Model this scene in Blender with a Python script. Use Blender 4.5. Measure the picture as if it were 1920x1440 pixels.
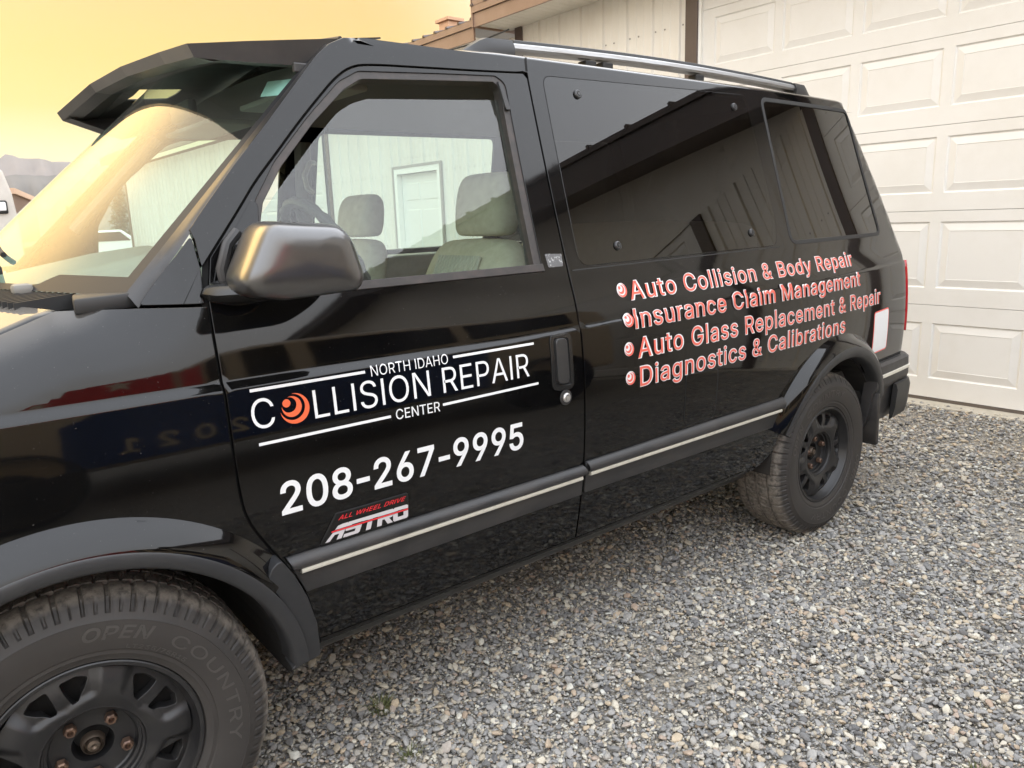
import bpy, bmesh, math, random
import numpy as np
from mathutils import Vector, Matrix
from mathutils.geometry import delaunay_2d_cdt
for _o in list(bpy.data.objects): bpy.data.objects.remove(_o)
random.seed(7); RNG = np.random.default_rng(7)
SC = bpy.context.scene; COL = SC.collection; R = math.radians; PI = math.pi

# ------------------------------------------------------------------ camera
CAM_POS = (-0.1683, -1.5915, 1.3923)
YAW, PITCH, ROLL, FPX = 0.8926, -0.2151, -0.0349, 1422.1
def cam_axes():
    f = Vector((math.cos(PITCH)*math.cos(YAW), math.cos(PITCH)*math.sin(YAW), math.sin(PITCH)))
    r = Vector((math.sin(YAW), -math.cos(YAW), 0)); u = r.cross(f)
    c, s = math.cos(ROLL), math.sin(ROLL)
    return c*r+s*u, -s*r+c*u, f
cd = bpy.data.cameras.new('camera'); cam = bpy.data.objects.new('camera', cd); COL.objects.link(cam)
_r, _u, _f = cam_axes()
_m = Matrix((_r, _u, -_f)).transposed().to_4x4(); _m.translation = Vector(CAM_POS); cam.matrix_world = _m
cd.sensor_fit = 'HORIZONTAL'; cd.sensor_width = 36; cd.lens = FPX/1920*36; cd.clip_start = .05; cd.clip_end = 30000
SC.camera = cam

# ------------------------------------------------------------------ sky, sun, exposure
SUN_AZ, SUN_EL = R(103), R(20)
w = bpy.data.worlds.new('World'); SC.world = w; w.use_nodes = True
nt = w.node_tree; nt.nodes.clear()
def N(nt, t, **k):
    n = nt.nodes.new(t)
    for a, b in k.items():
        if a in n.inputs: n.inputs[a].default_value = b
        else: setattr(n, a, b)
    return n
def L(nt, a, b): nt.links.new(a, b)
def sky_world():
    out = N(nt, 'ShaderNodeOutputWorld'); bg = N(nt, 'ShaderNodeBackground'); bg.inputs['Strength'].default_value = 1
    sky = N(nt, 'ShaderNodeTexSky'); sky.sky_type = 'NISHITA'; sky.sun_disc = False
    sky.sun_elevation = SUN_EL; sky.sun_rotation = PI/2 - SUN_AZ; sky.dust_density = 6; sky.air_density = 1.4
    tc = N(nt, 'ShaderNodeTexCoord'); sep = N(nt, 'ShaderNodeSeparateXYZ'); L(nt, tc.outputs['Generated'], sep.inputs[0])
    el = N(nt, 'ShaderNodeValToRGB'); cr = el.color_ramp
    cr.elements[0].position = .0; cr.elements[0].color = (2.135, 1.586, 1.098, 1)
    cr.elements[1].position = 1.; cr.elements[1].color = (3.050, 3.196, 3.477, 1)
    for p, c in ((.10, (2.440, 2.098, 1.732, 1)), (.24, (2.745, 2.684, 2.623, 1)), (.5, (2.989, 3.087, 3.270, 1))):
        e = cr.elements.new(p); e.color = c
    L(nt, sep.outputs['Z'], el.inputs[0])
    nrm = N(nt, 'ShaderNodeVectorMath', operation='DOT_PRODUCT'); nrm.inputs[1].default_value = (math.cos(SUN_AZ), math.sin(SUN_AZ), 0)
    L(nt, tc.outputs['Generated'], nrm.inputs[0])
    mr = N(nt, 'ShaderNodeMapRange', interpolation_type='SMOOTHSTEP'); mr.inputs[1].default_value = .25; mr.inputs[2].default_value = .72
    L(nt, nrm.outputs['Value'], mr.inputs[0])
    warm = N(nt, 'ShaderNodeValToRGB'); cr = warm.color_ramp
    cr.elements[0].position = 0; cr.elements[0].color = (.90, .82, .46, 1)
    cr.elements[1].position = 1.; cr.elements[1].color = (1.5, 1.35, 1.15, 1)
    for p, c in ((.055, (.92, .84, .46, 1)), (.095, (.90, .79, .33, 1)), (.135, (.90, .635, .10, 1)), (.19, (.88, .575, .09, 1)), (.24, (.88, .54, .13, 1)), (.34, (.90, .61, .20, 1)), (.46, (1.2, .86, .38, 1)), (.62, (1.5, 1.25, .85, 1))):
        e = cr.elements.new(p); e.color = c
    L(nt, sep.outputs['Z'], warm.inputs[0])
    mx = N(nt, 'ShaderNodeMix', data_type='RGBA'); L(nt, mr.outputs[0], mx.inputs[0]); L(nt, el.outputs[0], mx.inputs[6]); L(nt, warm.outputs[0], mx.inputs[7])
    # thin smoke unevenness
    nz = N(nt, 'ShaderNodeTexNoise'); nz.inputs['Scale'].default_value = 2.2; nz.inputs['Detail'].default_value = 3
    mp = N(nt, 'ShaderNodeMapping'); mp.inputs['Scale'].default_value = (1, 1, 3.5)
    L(nt, tc.outputs['Generated'], mp.inputs[0]); L(nt, mp.outputs[0], nz.inputs['Vector'])
    m2 = N(nt, 'ShaderNodeMapRange'); m2.inputs[3].default_value = .96; m2.inputs[4].default_value = 1.04; L(nt, nz.outputs[0], m2.inputs[0])
    sc = N(nt, 'ShaderNodeVectorMath', operation='SCALE'); L(nt, mx.outputs[2], sc.inputs[0]); L(nt, m2.outputs[0], sc.inputs['Scale'])
    sk = N(nt, 'ShaderNodeVectorMath', operation='SCALE'); sk.inputs['Scale'].default_value = .008; L(nt, sky.outputs[0], sk.inputs[0])
    ad = N(nt, 'ShaderNodeVectorMath', operation='ADD'); L(nt, sc.outputs[0], ad.inputs[0]); L(nt, sk.outputs[0], ad.inputs[1])
    # brightness round the smoke-dimmed sun, out of the picture on the left
    sd_ = N(nt, 'ShaderNodeVectorMath', operation='DOT_PRODUCT'); sd_.inputs[1].default_value = (math.cos(SUN_EL)*math.cos(SUN_AZ), math.cos(SUN_EL)*math.sin(SUN_AZ), math.sin(SUN_EL)); L(nt, tc.outputs['Generated'], sd_.inputs[0])
    gm = N(nt, 'ShaderNodeMapRange', interpolation_type='SMOOTHERSTEP'); gm.inputs[1].default_value = .93; gm.inputs[2].default_value = 1.0; L(nt, sd_.outputs['Value'], gm.inputs[0])
    gs_ = N(nt, 'ShaderNodeVectorMath', operation='SCALE'); gs_.inputs[0].default_value = (2.8, 1.75, .60); L(nt, gm.outputs[0], gs_.inputs['Scale'])
    a2 = N(nt, 'ShaderNodeVectorMath', operation='ADD'); L(nt, ad.outputs[0], a2.inputs[0]); L(nt, gs_.outputs[0], a2.inputs[1])
    L(nt, a2.outputs[0], bg.inputs['Color']); L(nt, bg.outputs[0], out.inputs[0])
sky_world()
sd = bpy.data.lights.new('sun', 'SUN'); sd.energy = .5; sd.angle = R(90); sd.color = (1, .80, .55)
so = bpy.data.objects.new('sun', sd); COL.objects.link(so)
so.rotation_euler = Vector((math.cos(SUN_EL)*math.cos(SUN_AZ), math.cos(SUN_EL)*math.sin(SUN_AZ), math.sin(SUN_EL))).to_track_quat('Z', 'Y').to_euler()
vs = SC.view_settings; vs.view_transform = 'Standard'; vs.look = 'None'; vs.exposure = .22; vs.gamma = 1
SC.render.engine = 'CYCLES'; cy = SC.cycles
cy.use_denoising = True; cy.max_bounces = 10; cy.transparent_max_bounces = 16; cy.glossy_bounces = 5; cy.transmission_bounces = 6
cy.caustics_reflective = False; cy.caustics_refractive = False; cy.sample_clamp_indirect = 6

# ------------------------------------------------------------------ materials
MATS = {}
def mat(name, col, rough=.5, metal=0, spec=.5, coat=0, noise=None, bump=None, emit=None, vec='Object'):
    if name in MATS: return MATS[name]
    m = bpy.data.materials.new(name); m.use_nodes = True; t = m.node_tree; b = t.nodes['Principled BSDF']
    b.inputs['Base Color'].default_value = (*col, 1); b.inputs['Roughness'].default_value = rough; b.inputs['Metallic'].default_value = metal
    b.inputs['Specular IOR Level'].default_value = spec; b.inputs['Coat Weight'].default_value = coat; b.inputs['Coat Roughness'].default_value = .03
    tc = N(t, 'ShaderNodeTexCoord')
    if noise:   # (scale, second colour, detail, lo, hi, stretch, rough2)
        sc_, c2, lo, hi = noise[0], noise[1], noise[2], noise[3]; st = noise[4] if len(noise) > 4 else (1, 1, 1)
        mp = N(t, 'ShaderNodeMapping'); mp.inputs['Scale'].default_value = st; L(t, tc.outputs[vec], mp.inputs[0])
        nz = N(t, 'ShaderNodeTexNoise'); nz.inputs['Scale'].default_value = sc_; nz.inputs['Detail'].default_value = 6; nz.inputs['Roughness'].default_value = .62
        L(t, mp.outputs[0], nz.inputs['Vector'])
        mr = N(t, 'ShaderNodeMapRange'); mr.inputs[1].default_value = lo; mr.inputs[2].default_value = hi; L(t, nz.outputs[0], mr.inputs[0])
        mx = N(t, 'ShaderNodeMix', data_type='RGBA'); L(t, mr.outputs[0], mx.inputs[0]); mx.inputs[6].default_value = (*col, 1); mx.inputs[7].default_value = (*c2, 1)
        L(t, mx.outputs[2], b.inputs['Base Color'])
        if len(noise) > 5:
            m3 = N(t, 'ShaderNodeMapRange'); m3.inputs[3].default_value = rough; m3.inputs[4].default_value = noise[5]; L(t, mr.outputs[0], m3.inputs[0]); L(t, m3.outputs[0], b.inputs['Roughness'])
    if bump:    # (scale, strength, distance, stretch)
        mp = N(t, 'ShaderNodeMapping'); mp.inputs['Scale'].default_value = bump[3] if len(bump) > 3 else (1, 1, 1); L(t, tc.outputs[vec], mp.inputs[0])
        nz = N(t, 'ShaderNodeTexNoise'); nz.inputs['Scale'].default_value = bump[0]; nz.inputs['Detail'].default_value = 5; L(t, mp.outputs[0], nz.inputs['Vector'])
        bp = N(t, 'ShaderNodeBump'); bp.inputs['Strength'].default_value = bump[1]; bp.inputs['Distance'].default_value = bump[2]
        L(t, nz.outputs[0], bp.inputs['Height']); L(t, bp.outputs[0], b.inputs['Normal'])
    if emit: b.inputs['Emission Color'].default_value = (*emit, 1); b.inputs['Emission Strength'].default_value = 1
    MATS[name] = m; return m
def glass(name, tint, ior=1.75, dust_veil=0.0):
    if name in MATS: return MATS[name]
    m = bpy.data.materials.new(name); m.use_nodes = True; t = m.node_tree; t.nodes.clear()
    out = N(t, 'ShaderNodeOutputMaterial'); tr = N(t, 'ShaderNodeBsdfTransparent'); tr.inputs[0].default_value = (*tint, 1)
    gl = N(t, 'ShaderNodeBsdfGlossy'); gl.inputs['Roughness'].default_value = .0; gl.inputs[0].default_value = (1, 1, 1, 1)
    fr = N(t, 'ShaderNodeFresnel'); fr.inputs[0].default_value = ior
    geo = N(t, 'ShaderNodeNewGeometry')   # one and the same reflectance from both faces of the thin pane
    mu = N(t, 'ShaderNodeMath', operation='MULTIPLY_ADD'); L(t, geo.outputs['Backfacing'], mu.inputs[0]); mu.inputs[1].default_value = 1/ior-ior; mu.inputs[2].default_value = ior
    L(t, mu.outputs[0], fr.inputs[0])
    mx = N(t, 'ShaderNodeMixShader'); L(t, fr.outputs[0], mx.inputs[0]); L(t, tr.outputs[0], mx.inputs[1]); L(t, gl.outputs[0], mx.inputs[2])
    if dust_veil:
        df = N(t, 'ShaderNodeBsdfDiffuse'); df.inputs[0].default_value = (.55, .55, .5, 1)
        nz = N(t, 'ShaderNodeTexNoise'); nz.inputs['Scale'].default_value = 3; nz.inputs['Detail'].default_value = 6
        tc = N(t, 'ShaderNodeTexCoord'); L(t, tc.outputs['Object'], nz.inputs['Vector'])
        m2 = N(t, 'ShaderNodeMath', operation='MULTIPLY'); m2.inputs[1].default_value = dust_veil*2; L(t, nz.outputs[0], m2.inputs[0])
        m3 = N(t, 'ShaderNodeMixShader'); L(t, m2.outputs[0], m3.inputs[0]); L(t, mx.outputs[0], m3.inputs[1]); L(t, df.outputs[0], m3.inputs[2]); mx = m3
    L(t, mx.outputs[0], out.inputs[0]); MATS[name] = m; return m
def paint_mat():
    m = bpy.data.materials.new('black_paint'); m.use_nodes = True; t = m.node_tree; b = t.nodes['Principled BSDF']
    b.inputs['IOR'].default_value = 1.45; b.inputs['Coat Weight'].default_value = .0
    tc = N(t, 'ShaderNodeTexCoord')
    nz = N(t, 'ShaderNodeTexNoise'); nz.inputs['Scale'].default_value = 260; nz.inputs['Detail'].default_value = 1; L(t, tc.outputs['Object'], nz.inputs['Vector'])
    sp = N(t, 'ShaderNodeMapRange'); sp.inputs[1].default_value = .76; sp.inputs[2].default_value = .80; L(t, nz.outputs[0], sp.inputs[0])
    n2 = N(t, 'ShaderNodeTexNoise'); n2.inputs['Scale'].default_value = 5; n2.inputs['Detail'].default_value = 6; L(t, tc.outputs['Object'], n2.inputs['Vector'])
    md = N(t, 'ShaderNodeMapRange'); md.inputs[1].default_value = .35; md.inputs[2].default_value = .75; md.inputs[3].default_value = .0; md.inputs[4].default_value = .006; L(t, n2.outputs[0], md.inputs[0])
    ad = N(t, 'ShaderNodeMath', operation='MULTIPLY_ADD'); L(t, sp.outputs[0], ad.inputs[0]); ad.inputs[1].default_value = .16; L(t, md.outputs[0], ad.inputs[2])
    mx = N(t, 'ShaderNodeMix', data_type='RGBA'); L(t, ad.outputs[0], mx.inputs[0]); mx.inputs[6].default_value = (.002, .002, .0022, 1); mx.inputs[7].default_value = (.42, .40, .37, 1)
    ge = N(t, 'ShaderNodeNewGeometry'); sz = N(t, 'ShaderNodeSeparateXYZ'); L(t, ge.outputs['Normal'], sz.inputs[0])
    top_sheen = N(t, 'ShaderNodeMapRange', interpolation_type='SMOOTHSTEP'); top_sheen.inputs[1].default_value = .70; top_sheen.inputs[2].default_value = 1.0; top_sheen.inputs[3].default_value = 0; top_sheen.inputs[4].default_value = .42; L(t, sz.outputs['Z'], top_sheen.inputs[0])  # pale sky sheen put into the colour of up-facing paint, as dust
    mz = N(t, 'ShaderNodeMix', data_type='RGBA'); L(t, top_sheen.outputs[0], mz.inputs[0]); L(t, mx.outputs[2], mz.inputs[6]); mz.inputs[7].default_value = (.36, .33, .29, 1)
    L(t, mz.outputs[2], b.inputs['Base Color'])
    rr = N(t, 'ShaderNodeMapRange'); rr.inputs[1].default_value = .3; rr.inputs[2].default_value = .8; rr.inputs[3].default_value = .025; rr.inputs[4].default_value = .075; L(t, n2.outputs[0], rr.inputs[0])
    L(t, rr.outputs[0], b.inputs['Roughness'])
    bp = N(t, 'ShaderNodeBump'); bp.inputs['Strength'].default_value = .05; bp.inputs['Distance'].default_value = .0006
    n3 = N(t, 'ShaderNodeTexNoise'); n3.inputs['Scale'].default_value = 26; n3.inputs['Detail'].default_value = 2; L(t, tc.outputs['Object'], n3.inputs['Vector']); L(t, n3.outputs[0], bp.inputs['Height'])
    L(t, bp.outputs[0], b.inputs['Normal'])
    MATS['black_paint'] = m; return m
PAINT = paint_mat()
TRIM = mat('black_trim', (.022, .022, .023), .42, noise=(9, (.045, .042, .04), .4, .75, (1, 1, 1), .6), bump=(420, .12, .0006))
FLAREP = mat('flare_plastic', (.020, .021, .023), .46, noise=(7, (.035, .035, .036), .4, .8), bump=(500, .1, .0005))
RUBBER = mat('black_rubber', (.012, .012, .012), .6)
SEALM = mat('window_seal', (.030, .026, .024), .5, noise=(30, (.06, .045, .04), .45, .8))
DARK = mat('dark_cavity', (.004, .004, .004), .9)
UNDER = mat('underbody', (.012, .011, .010), .85, noise=(6, (.03, .025, .02), .4, .8))
CHROME = mat('bright_trim', (.72, .69, .60), .34, metal=.35, noise=(40, (.50, .47, .40), .5, .85))
WHITE_VINYL = mat('white_vinyl', (.74, .75, .75), .4)
ORANGE_VINYL = mat('orange_vinyl', (.76, .135, .05), .4)
CORAL_VINYL = mat('coral_vinyl', (.72, .125, .085), .45)
GLASS_C = glass('clear_glass', (.60, .72, .69), 1.68, .03)
GLASS_W = glass('windshield_glass', (.64, .82, .79), 1.72, .025)  # dust share raised so its colour imitates a milky veil of light
GLASS_D = glass('privacy_glass', (.045, .045, .045), 1.52)
GLASS_M = glass('far_glass', (.84, .93, .89), 1.40)

# ------------------------------------------------------------------ object helpers
def link(name, me, m, parent=None):
    o = bpy.data.objects.new(name, me); COL.objects.link(o)
    if m is not None and not me.materials: me.materials.append(m)
    if parent is not None:
        o.parent = parent
        if parent.name in WORLD_ROOTS: o.matrix_parent_inverse = Matrix.Translation(-Vector(parent.location))
    return o
WORLD_ROOTS = set()   # things whose parts are modelled in world coordinates
def mesh(name, V, F, m, parent=None, smooth=False, normals=None):
    me = bpy.data.meshes.new(name); me.from_pydata([tuple(map(float, v)) for v in V], [], [tuple(map(int, f)) for f in F]); me.update()
    if smooth or normals is not None: me.polygons.foreach_set('use_smooth', [True]*len(me.polygons))
    if normals is not None: me.normals_split_custom_set_from_vertices([tuple(map(float, n)) for n in normals])
    return link(name, me, m, parent)
def tag(o, label=None, cat=None, group=None, kind=None):
    if label: o['label'] = label
    if cat: o['category'] = cat
    if group: o['group'] = group
    if kind: o['kind'] = kind
    return o
def empty(name, loc, label=None, cat=None, group=None, rz=0):
    o = bpy.data.objects.new(name, None); COL.objects.link(o); o.location = loc; o.rotation_euler = (0, 0, rz); o.empty_display_size = .2
    return tag(o, label, cat, group)
class MB:
    def __init__(s): s.V = []; s.F = []
    def add(s, V, F):
        n = len(s.V); s.V += [tuple(v) for v in V]; s.F += [tuple(i+n for i in f) for f in F]
    def box(s, a, b, bev=0.0):
        bm = bmesh.new(); bmesh.ops.create_cube(bm, size=1)
        for v in bm.verts: v.co = Vector([(a[i]+b[i])/2 + v.co[i]*abs(b[i]-a[i]) for i in range(3)])
        if bev: bmesh.ops.bevel(bm, geom=list(bm.edges), offset=bev, segments=2, affect='EDGES', profile=.5)
        bm.verts.index_update(); s.add([v.co[:] for v in bm.verts], [[v.index for v in f.verts] for f in bm.faces]); bm.free()
    def tube(s, pts, r, n=10, closed=False, cap=True):
        pts = [Vector(p) for p in pts]; k = len(pts); rs = r if isinstance(r, (list, tuple)) else [r]*k
        base = len(s.V); up = None
        for i, p in enumerate(pts):
            a = pts[(i-1) % k] if (closed or i > 0) else p; b = pts[(i+1) % k] if (closed or i < k-1) else p
            d = (b-a).normalized()
            if up is None: up = Vector((0, 0, 1)) if abs(d.z) < .9 else Vector((1, 0, 0))
            x = d.cross(up).normalized(); y = x.cross(d).normalized(); up = y
            for j in range(n):
                t = 2*PI*j/n; s.V.append(tuple(p + rs[i]*(math.cos(t)*x + math.sin(t)*y)))
        for i in range(k if closed else k-1):
            for j in range(n):
                a = base+i*n+j; b = base+i*n+(j+1) % n; c = base+((i+1) % k)*n+(j+1) % n; d = base+((i+1) % k)*n+j
                s.F.append((a, b, c, d))
        if cap and not closed:
            s.F.append(tuple(base+j for j in range(n))[::-1]); s.F.append(tuple(base+(k-1)*n+j for j in range(n)))
    def lathe(s, prof, c, n=48, axis='Y'):
        base = len(s.V)
        for (y, r) in prof:
            for j in range(n):
                t = 2*PI*j/n
                if axis == 'Y': s.V.append((c[0]+r*math.cos(t), c[1]+y, c[2]+r*math.sin(t)))
                else: s.V.append((c[0]+r*math.cos(t), c[1]+r*math.sin(t), c[2]+y))
        for i in range(len(prof)-1):
            for j in range(n):
                a = base+i*n+j; b = base+i*n+(j+1) % n; s.F.append((a, b, b+n, a+n) if axis != 'Y' else (a, a+n, b+n, b))
    def build(s, name, m, parent=None, smooth=False, angle=35):
        o = mesh(name, s.V, s.F, m, parent, smooth)
        if smooth: sharp(o, angle)
        return o
def sharp(o, angle=35):
    bm = bmesh.new(); bm.from_mesh(o.data); bmesh.ops.recalc_face_normals(bm, faces=bm.faces)
    for e in bm.edges:
        e.smooth = len(e.link_faces) == 2 and e.calc_face_angle(0) < R(angle)
    for f in bm.faces: f.smooth = True
    bm.to_mesh(o.data); bm.free()
def recalc(o):
    bm = bmesh.new(); bm.from_mesh(o.data); bmesh.ops.recalc_face_normals(bm, faces=bm.faces); bm.to_mesh(o.data); bm.free(); return o

def spline(P, n=6):
    P = [np.array(p, float) for p in P]; out = []
    for i in range(len(P)-1):
        p0 = P[max(i-1, 0)]; p1 = P[i]; p2 = P[i+1]; p3 = P[min(i+2, len(P)-1)]
        for j in range(n):
            u = j/n
            out.append(tuple(.5*((2*p1)+(-p0+p2)*u+(2*p0-5*p1+4*p2-p3)*u*u+(-p0+3*p1-3*p2+p3)*u**3)))
    out.append(tuple(P[-1])); return out
def rounded(P, rad, n=5):
    """polygon with rounded corners; rad number or list"""
    k = len(P); out = []
    for i in range(k):
        r = rad[i] if isinstance(rad, (list, tuple)) else rad
        a = Vector((*P[i-1], 0)); b = Vector((*P[i], 0)); c = Vector((*P[(i+1) % k], 0))
        d1 = (a-b); d2 = (c-b); ang = d1.angle(d2); q = min(r/math.tan(ang/2), d1.length*.49, d2.length*.49) if r > 0 else 0
        if q < 1e-5: out.append((b.x, b.y)); continue
        p1 = b+d1.normalized()*q; p2 = b+d2.normalized()*q
        for j in range(n+1):
            u = j/n; p = p1*(1-u)**2 + b*2*u*(1-u) + p2*u*u; out.append((p.x, p.y))
    return out
def area2(P): return sum(P[i-1][0]*P[i][1]-P[i][0]*P[i-1][1] for i in range(len(P)))/2
def offset_poly(P, d):
    """move every vertex outward by d (polygon of any winding)"""
    P = [np.array(p, float) for p in P]; sg = 1 if area2(P) > 0 else -1; out = []; k = len(P)
    for i in range(k):
        a = P[i]-P[i-1]; b = P[(i+1) % k]-P[i]
        a = a/max(np.linalg.norm(a), 1e-9); b = b/max(np.linalg.norm(b), 1e-9)
        n1 = np.array([a[1], -a[0]])*sg; n2 = np.array([b[1], -b[0]])*sg; n = n1+n2; L2 = n@n
        n = n*(2/max(L2, .8)) / 1.0
        out.append(tuple(P[i]+n*d))
    return out
def inside(P, X, Y):
    P = np.array(P); c = np.zeros(X.shape, bool); j = len(P)-1
    for i in range(len(P)):
        xi, yi = P[i]; xj, yj = P[j]
        if yi != yj:
            m = ((yi > Y) != (yj > Y)) & (X < (xj-xi)*(Y-yi)/(yj-yi)+xi); c ^= m
        j = i
    return c
def subdiv(P, st):
    out = []; k = len(P)
    for i in range(k):
        a = np.array(P[i], float); b = np.array(P[(i+1) % k], float)
        n = max(1, int(math.ceil(max(abs(b[0]-a[0])/st[0], abs(b[1]-a[1])/st[1]))))
        for j in range(n): out.append(tuple(a+(b-a)*j/n))
    return out
def triangulate(loops, st, extra_v=()):
    """loops[0] outline, others holes -> 2D verts, tris, boundary index loops"""
    loops = [subdiv(l, st) for l in loops]
    V = []; E = []; idx = []
    for l in loops:
        b = len(V); V += l; k = len(l); E += [(b+i, b+(i+1) % k) for i in range(k)]
    A = np.array(V); x0, y0 = A.min(0); x1, y1 = A.max(0)
    xs = np.arange(x0+st[0]*.5, x1, st[0]); ys = np.arange(y0+st[1]*.5, y1, st[1])
    ys = np.array(sorted(set(list(ys)+[v for v in extra_v if y0 < v < y1])))
    if len(xs) and len(ys):
        X, Y = np.meshgrid(xs, ys); X = X.ravel(); Y = Y.ravel(); m = inside(loops[0], X, Y)
        for l in loops[1:]: m &= ~inside(l, X, Y)
        X = X[m]; Y = Y[m]
        if len(X):
            d = np.full(len(X), 1e9); B = A/np.array(st)
            for c in range(0, len(B), 400):
                bb = B[c:c+400]; q = ((X[:, None]/st[0]-bb[None, :, 0])**2+(Y[:, None]/st[1]-bb[None, :, 1])**2).min(1); d = np.minimum(d, q)
            m = d > .2; V += list(zip(X[m], Y[m]))
    rv, re, rf, ov, oe, of = delaunay_2d_cdt([Vector(v) for v in V], E, [], 0, 1e-7)
    W = np.array([v[:] for v in rv]); T = np.array([f[:] for f in rf])
    C = W[T].mean(1); m = inside(loops[0], C[:, 0], C[:, 1])
    for l in loops[1:]: m &= ~inside(l, C[:, 0], C[:, 1])
    T = T[m]
    remap = {}
    for new, src in enumerate(ov):
        for s_ in src: remap[s_] = new
    b = 0; BL = []
    for l in loops: BL.append([remap.get(b+i, 0) for i in range(len(l))]); b += len(l)
    return W, T, BL

# ------------------------------------------------------------------ the van's side surface: (s along the van, t up the section) -> point
YC = .945; RR = .085; LEDGE = tuple(np.arange(1.060, 1.090, .0035)); LEDGE_R = tuple(np.arange(1.066, 1.146, .004))
def _pl(z): return -.039+.263*(z-.85)**2
def _pu(z): d = z-1.235; return .023+.30*d+.43*d*d
def prof(z, zl=1.064, k=1.0):
    if z < zl: return _pl(z)
    wd = .015*(.3+.7*k)
    if z < zl+wd: u = (z-zl)/wd*k; return _pl(z)*(1-u)+_pu(z)*u
    if z < 1.235: u = (z-zl-wd)/(1.235-zl-wd); u = k+(1-k)*u*u*(3-2*u); return _pl(z)*(1-u)+_pu(z)*u
    d = z-1.235; return .023+.30*d-.035*d*d
def ledge_k(s): u = min(1, max(0, (s-.5)/.9)); return 1-.55*u*u*(3-2*u)
def ledge_z(s): return 1.064+.026*max(0, s-1.1)
def cross(t, s=0.):
    if t <= 1.84: return prof(t, ledge_z(min(s, 3.6)), ledge_k(s)), t
    u = min(1, (t-1.84)/.78); P = ((prof(1.84), 1.84), (prof(1.84)+.014, 1.872), (.45, 1.886), (YC, 1.925))
    k = ((1-u)**3, 3*u*(1-u)**2, 3*u*u*(1-u), u**3)
    return sum(a*p[0] for a, p in zip(k, P)), sum(a*p[1] for a, p in zip(k, P))
def plan(x):
    if x < .4: return .045*((.4-x)/1.2)**2
    if x > 2.5: return .055*(x-2.5)**2
    return 0.
def hood_t(s): return 1.247-.36*(.07-s) if s < .07 else 1.247-.045*(s-.07)
def fend(s, t):
    if s > .33 or t < .9: return 0.
    u = min(1, (.33-s)/.3); u = u*u*(3-2*u); v = max(0, (t-(hood_t(s)-.13))/.13); return .085*u*v**2.2
def xrear(z):
    if z < 1.15: return 3.62-.10*max(0, .75-z)
    return 3.62-.34*((z-1.15)/.7)**1.35
def M(s, t):
    y, z = cross(t, s); xr = xrear(z)-RR
    if t > 1.84 and s < 1.25: z -= .026*min(1, (1.25-s)/.35)*min(1, (t-1.84)/.10)
    if s <= xr: return np.array([s, y+plan(s)+fend(s, t), z])
    a = min((s-xr)/RR, PI/2); y0 = y+plan(xr)
    return np.array([xr+RR*math.sin(a), y0+RR*(1-math.cos(a)), z])
def Mn(s, t, h=.003):
    n = np.cross(M(s+h, t)-M(s-h, t), M(s, t+h)-M(s, t-h)); return n/np.linalg.norm(n)
def Mo(s, t, o): return M(s, t)+Mn(s, t)*o
def send(t): return xrear(cross(t)[1])-RR+RR*1.5

def panel(name, loops, m, parent, off=0.0, rim=.014, st=(.035, .024), mirror=False, surf=M, nrm=Mn, bev=.0015, ev=LEDGE):
    W, T, BL = triangulate(loops, st, ev)
    P = np.array([surf(*q) for q in W]); Nn = np.array([nrm(*q) for q in W]); P = P+Nn*off
    V = list(P); NN = list(Nn); F = [tuple(t) for t in T]
    # orient
    g = np.cross(P[T[:, 1]]-P[T[:, 0]], P[T[:, 2]]-P[T[:, 0]])
    if (g*Nn[T[:, 0]]).sum() < 0: F = [f[::-1] for f in F]
    if rim:
        for li, bl in enumerate(BL):
            loop2d = [W[i] for i in bl]; sg = 1 if area2(loop2d) > 0 else -1
            if li > 0: sg = -sg
            k = len(bl); base = len(V); outs = []
            for i in range(k):
                p = P[bl[i]]; tn = P[bl[(i+1) % k]]-P[bl[i-1]]; n = Nn[bl[i]]
                o = np.cross(tn, n); o = o/max(np.linalg.norm(o), 1e-9)
                # outward test through 2-D
                d2 = np.array(loop2d[(i+1) % k])-np.array(loop2d[i-1]); o2 = np.array([d2[1], -d2[0]])*sg
                q = surf(W[bl[i]][0]+o2[0]*.01, W[bl[i]][1]+o2[1]*.01)-surf(*W[bl[i]])
                if q@o < 0: o = -o
                outs.append(o)
            for i in range(k):
                V.append(P[bl[i]]+outs[i]*bev-Nn[bl[i]]*bev); NN.append(outs[i])
            for i in range(k):
                V.append(P[bl[i]]+outs[i]*bev-Nn[bl[i]]*rim); NN.append(outs[i])
            for i in range(k):
                j = (i+1) % k
                a, b, c, d, e, f = bl[i], bl[j], base+i, base+j, base+k+i, base+k+j
                for q in ((a, b, d, c), (c, d, f, e)):
                    g = np.cross(np.array(V[q[1]])-np.array(V[q[0]]), np.array(V[q[3]])-np.array(V[q[0]]))
                    F.append(q if g@(outs[i]+Nn[bl[i]]) > 0 else q[::-1])
    V = np.array(V); NN = np.array(NN)
    if mirror:
        V[:, 1] = 2*YC-V[:, 1]; NN[:, 1] *= -1; F = [f[::-1] for f in F]
    return mesh(name, V, F, m, parent, normals=NN)

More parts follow.
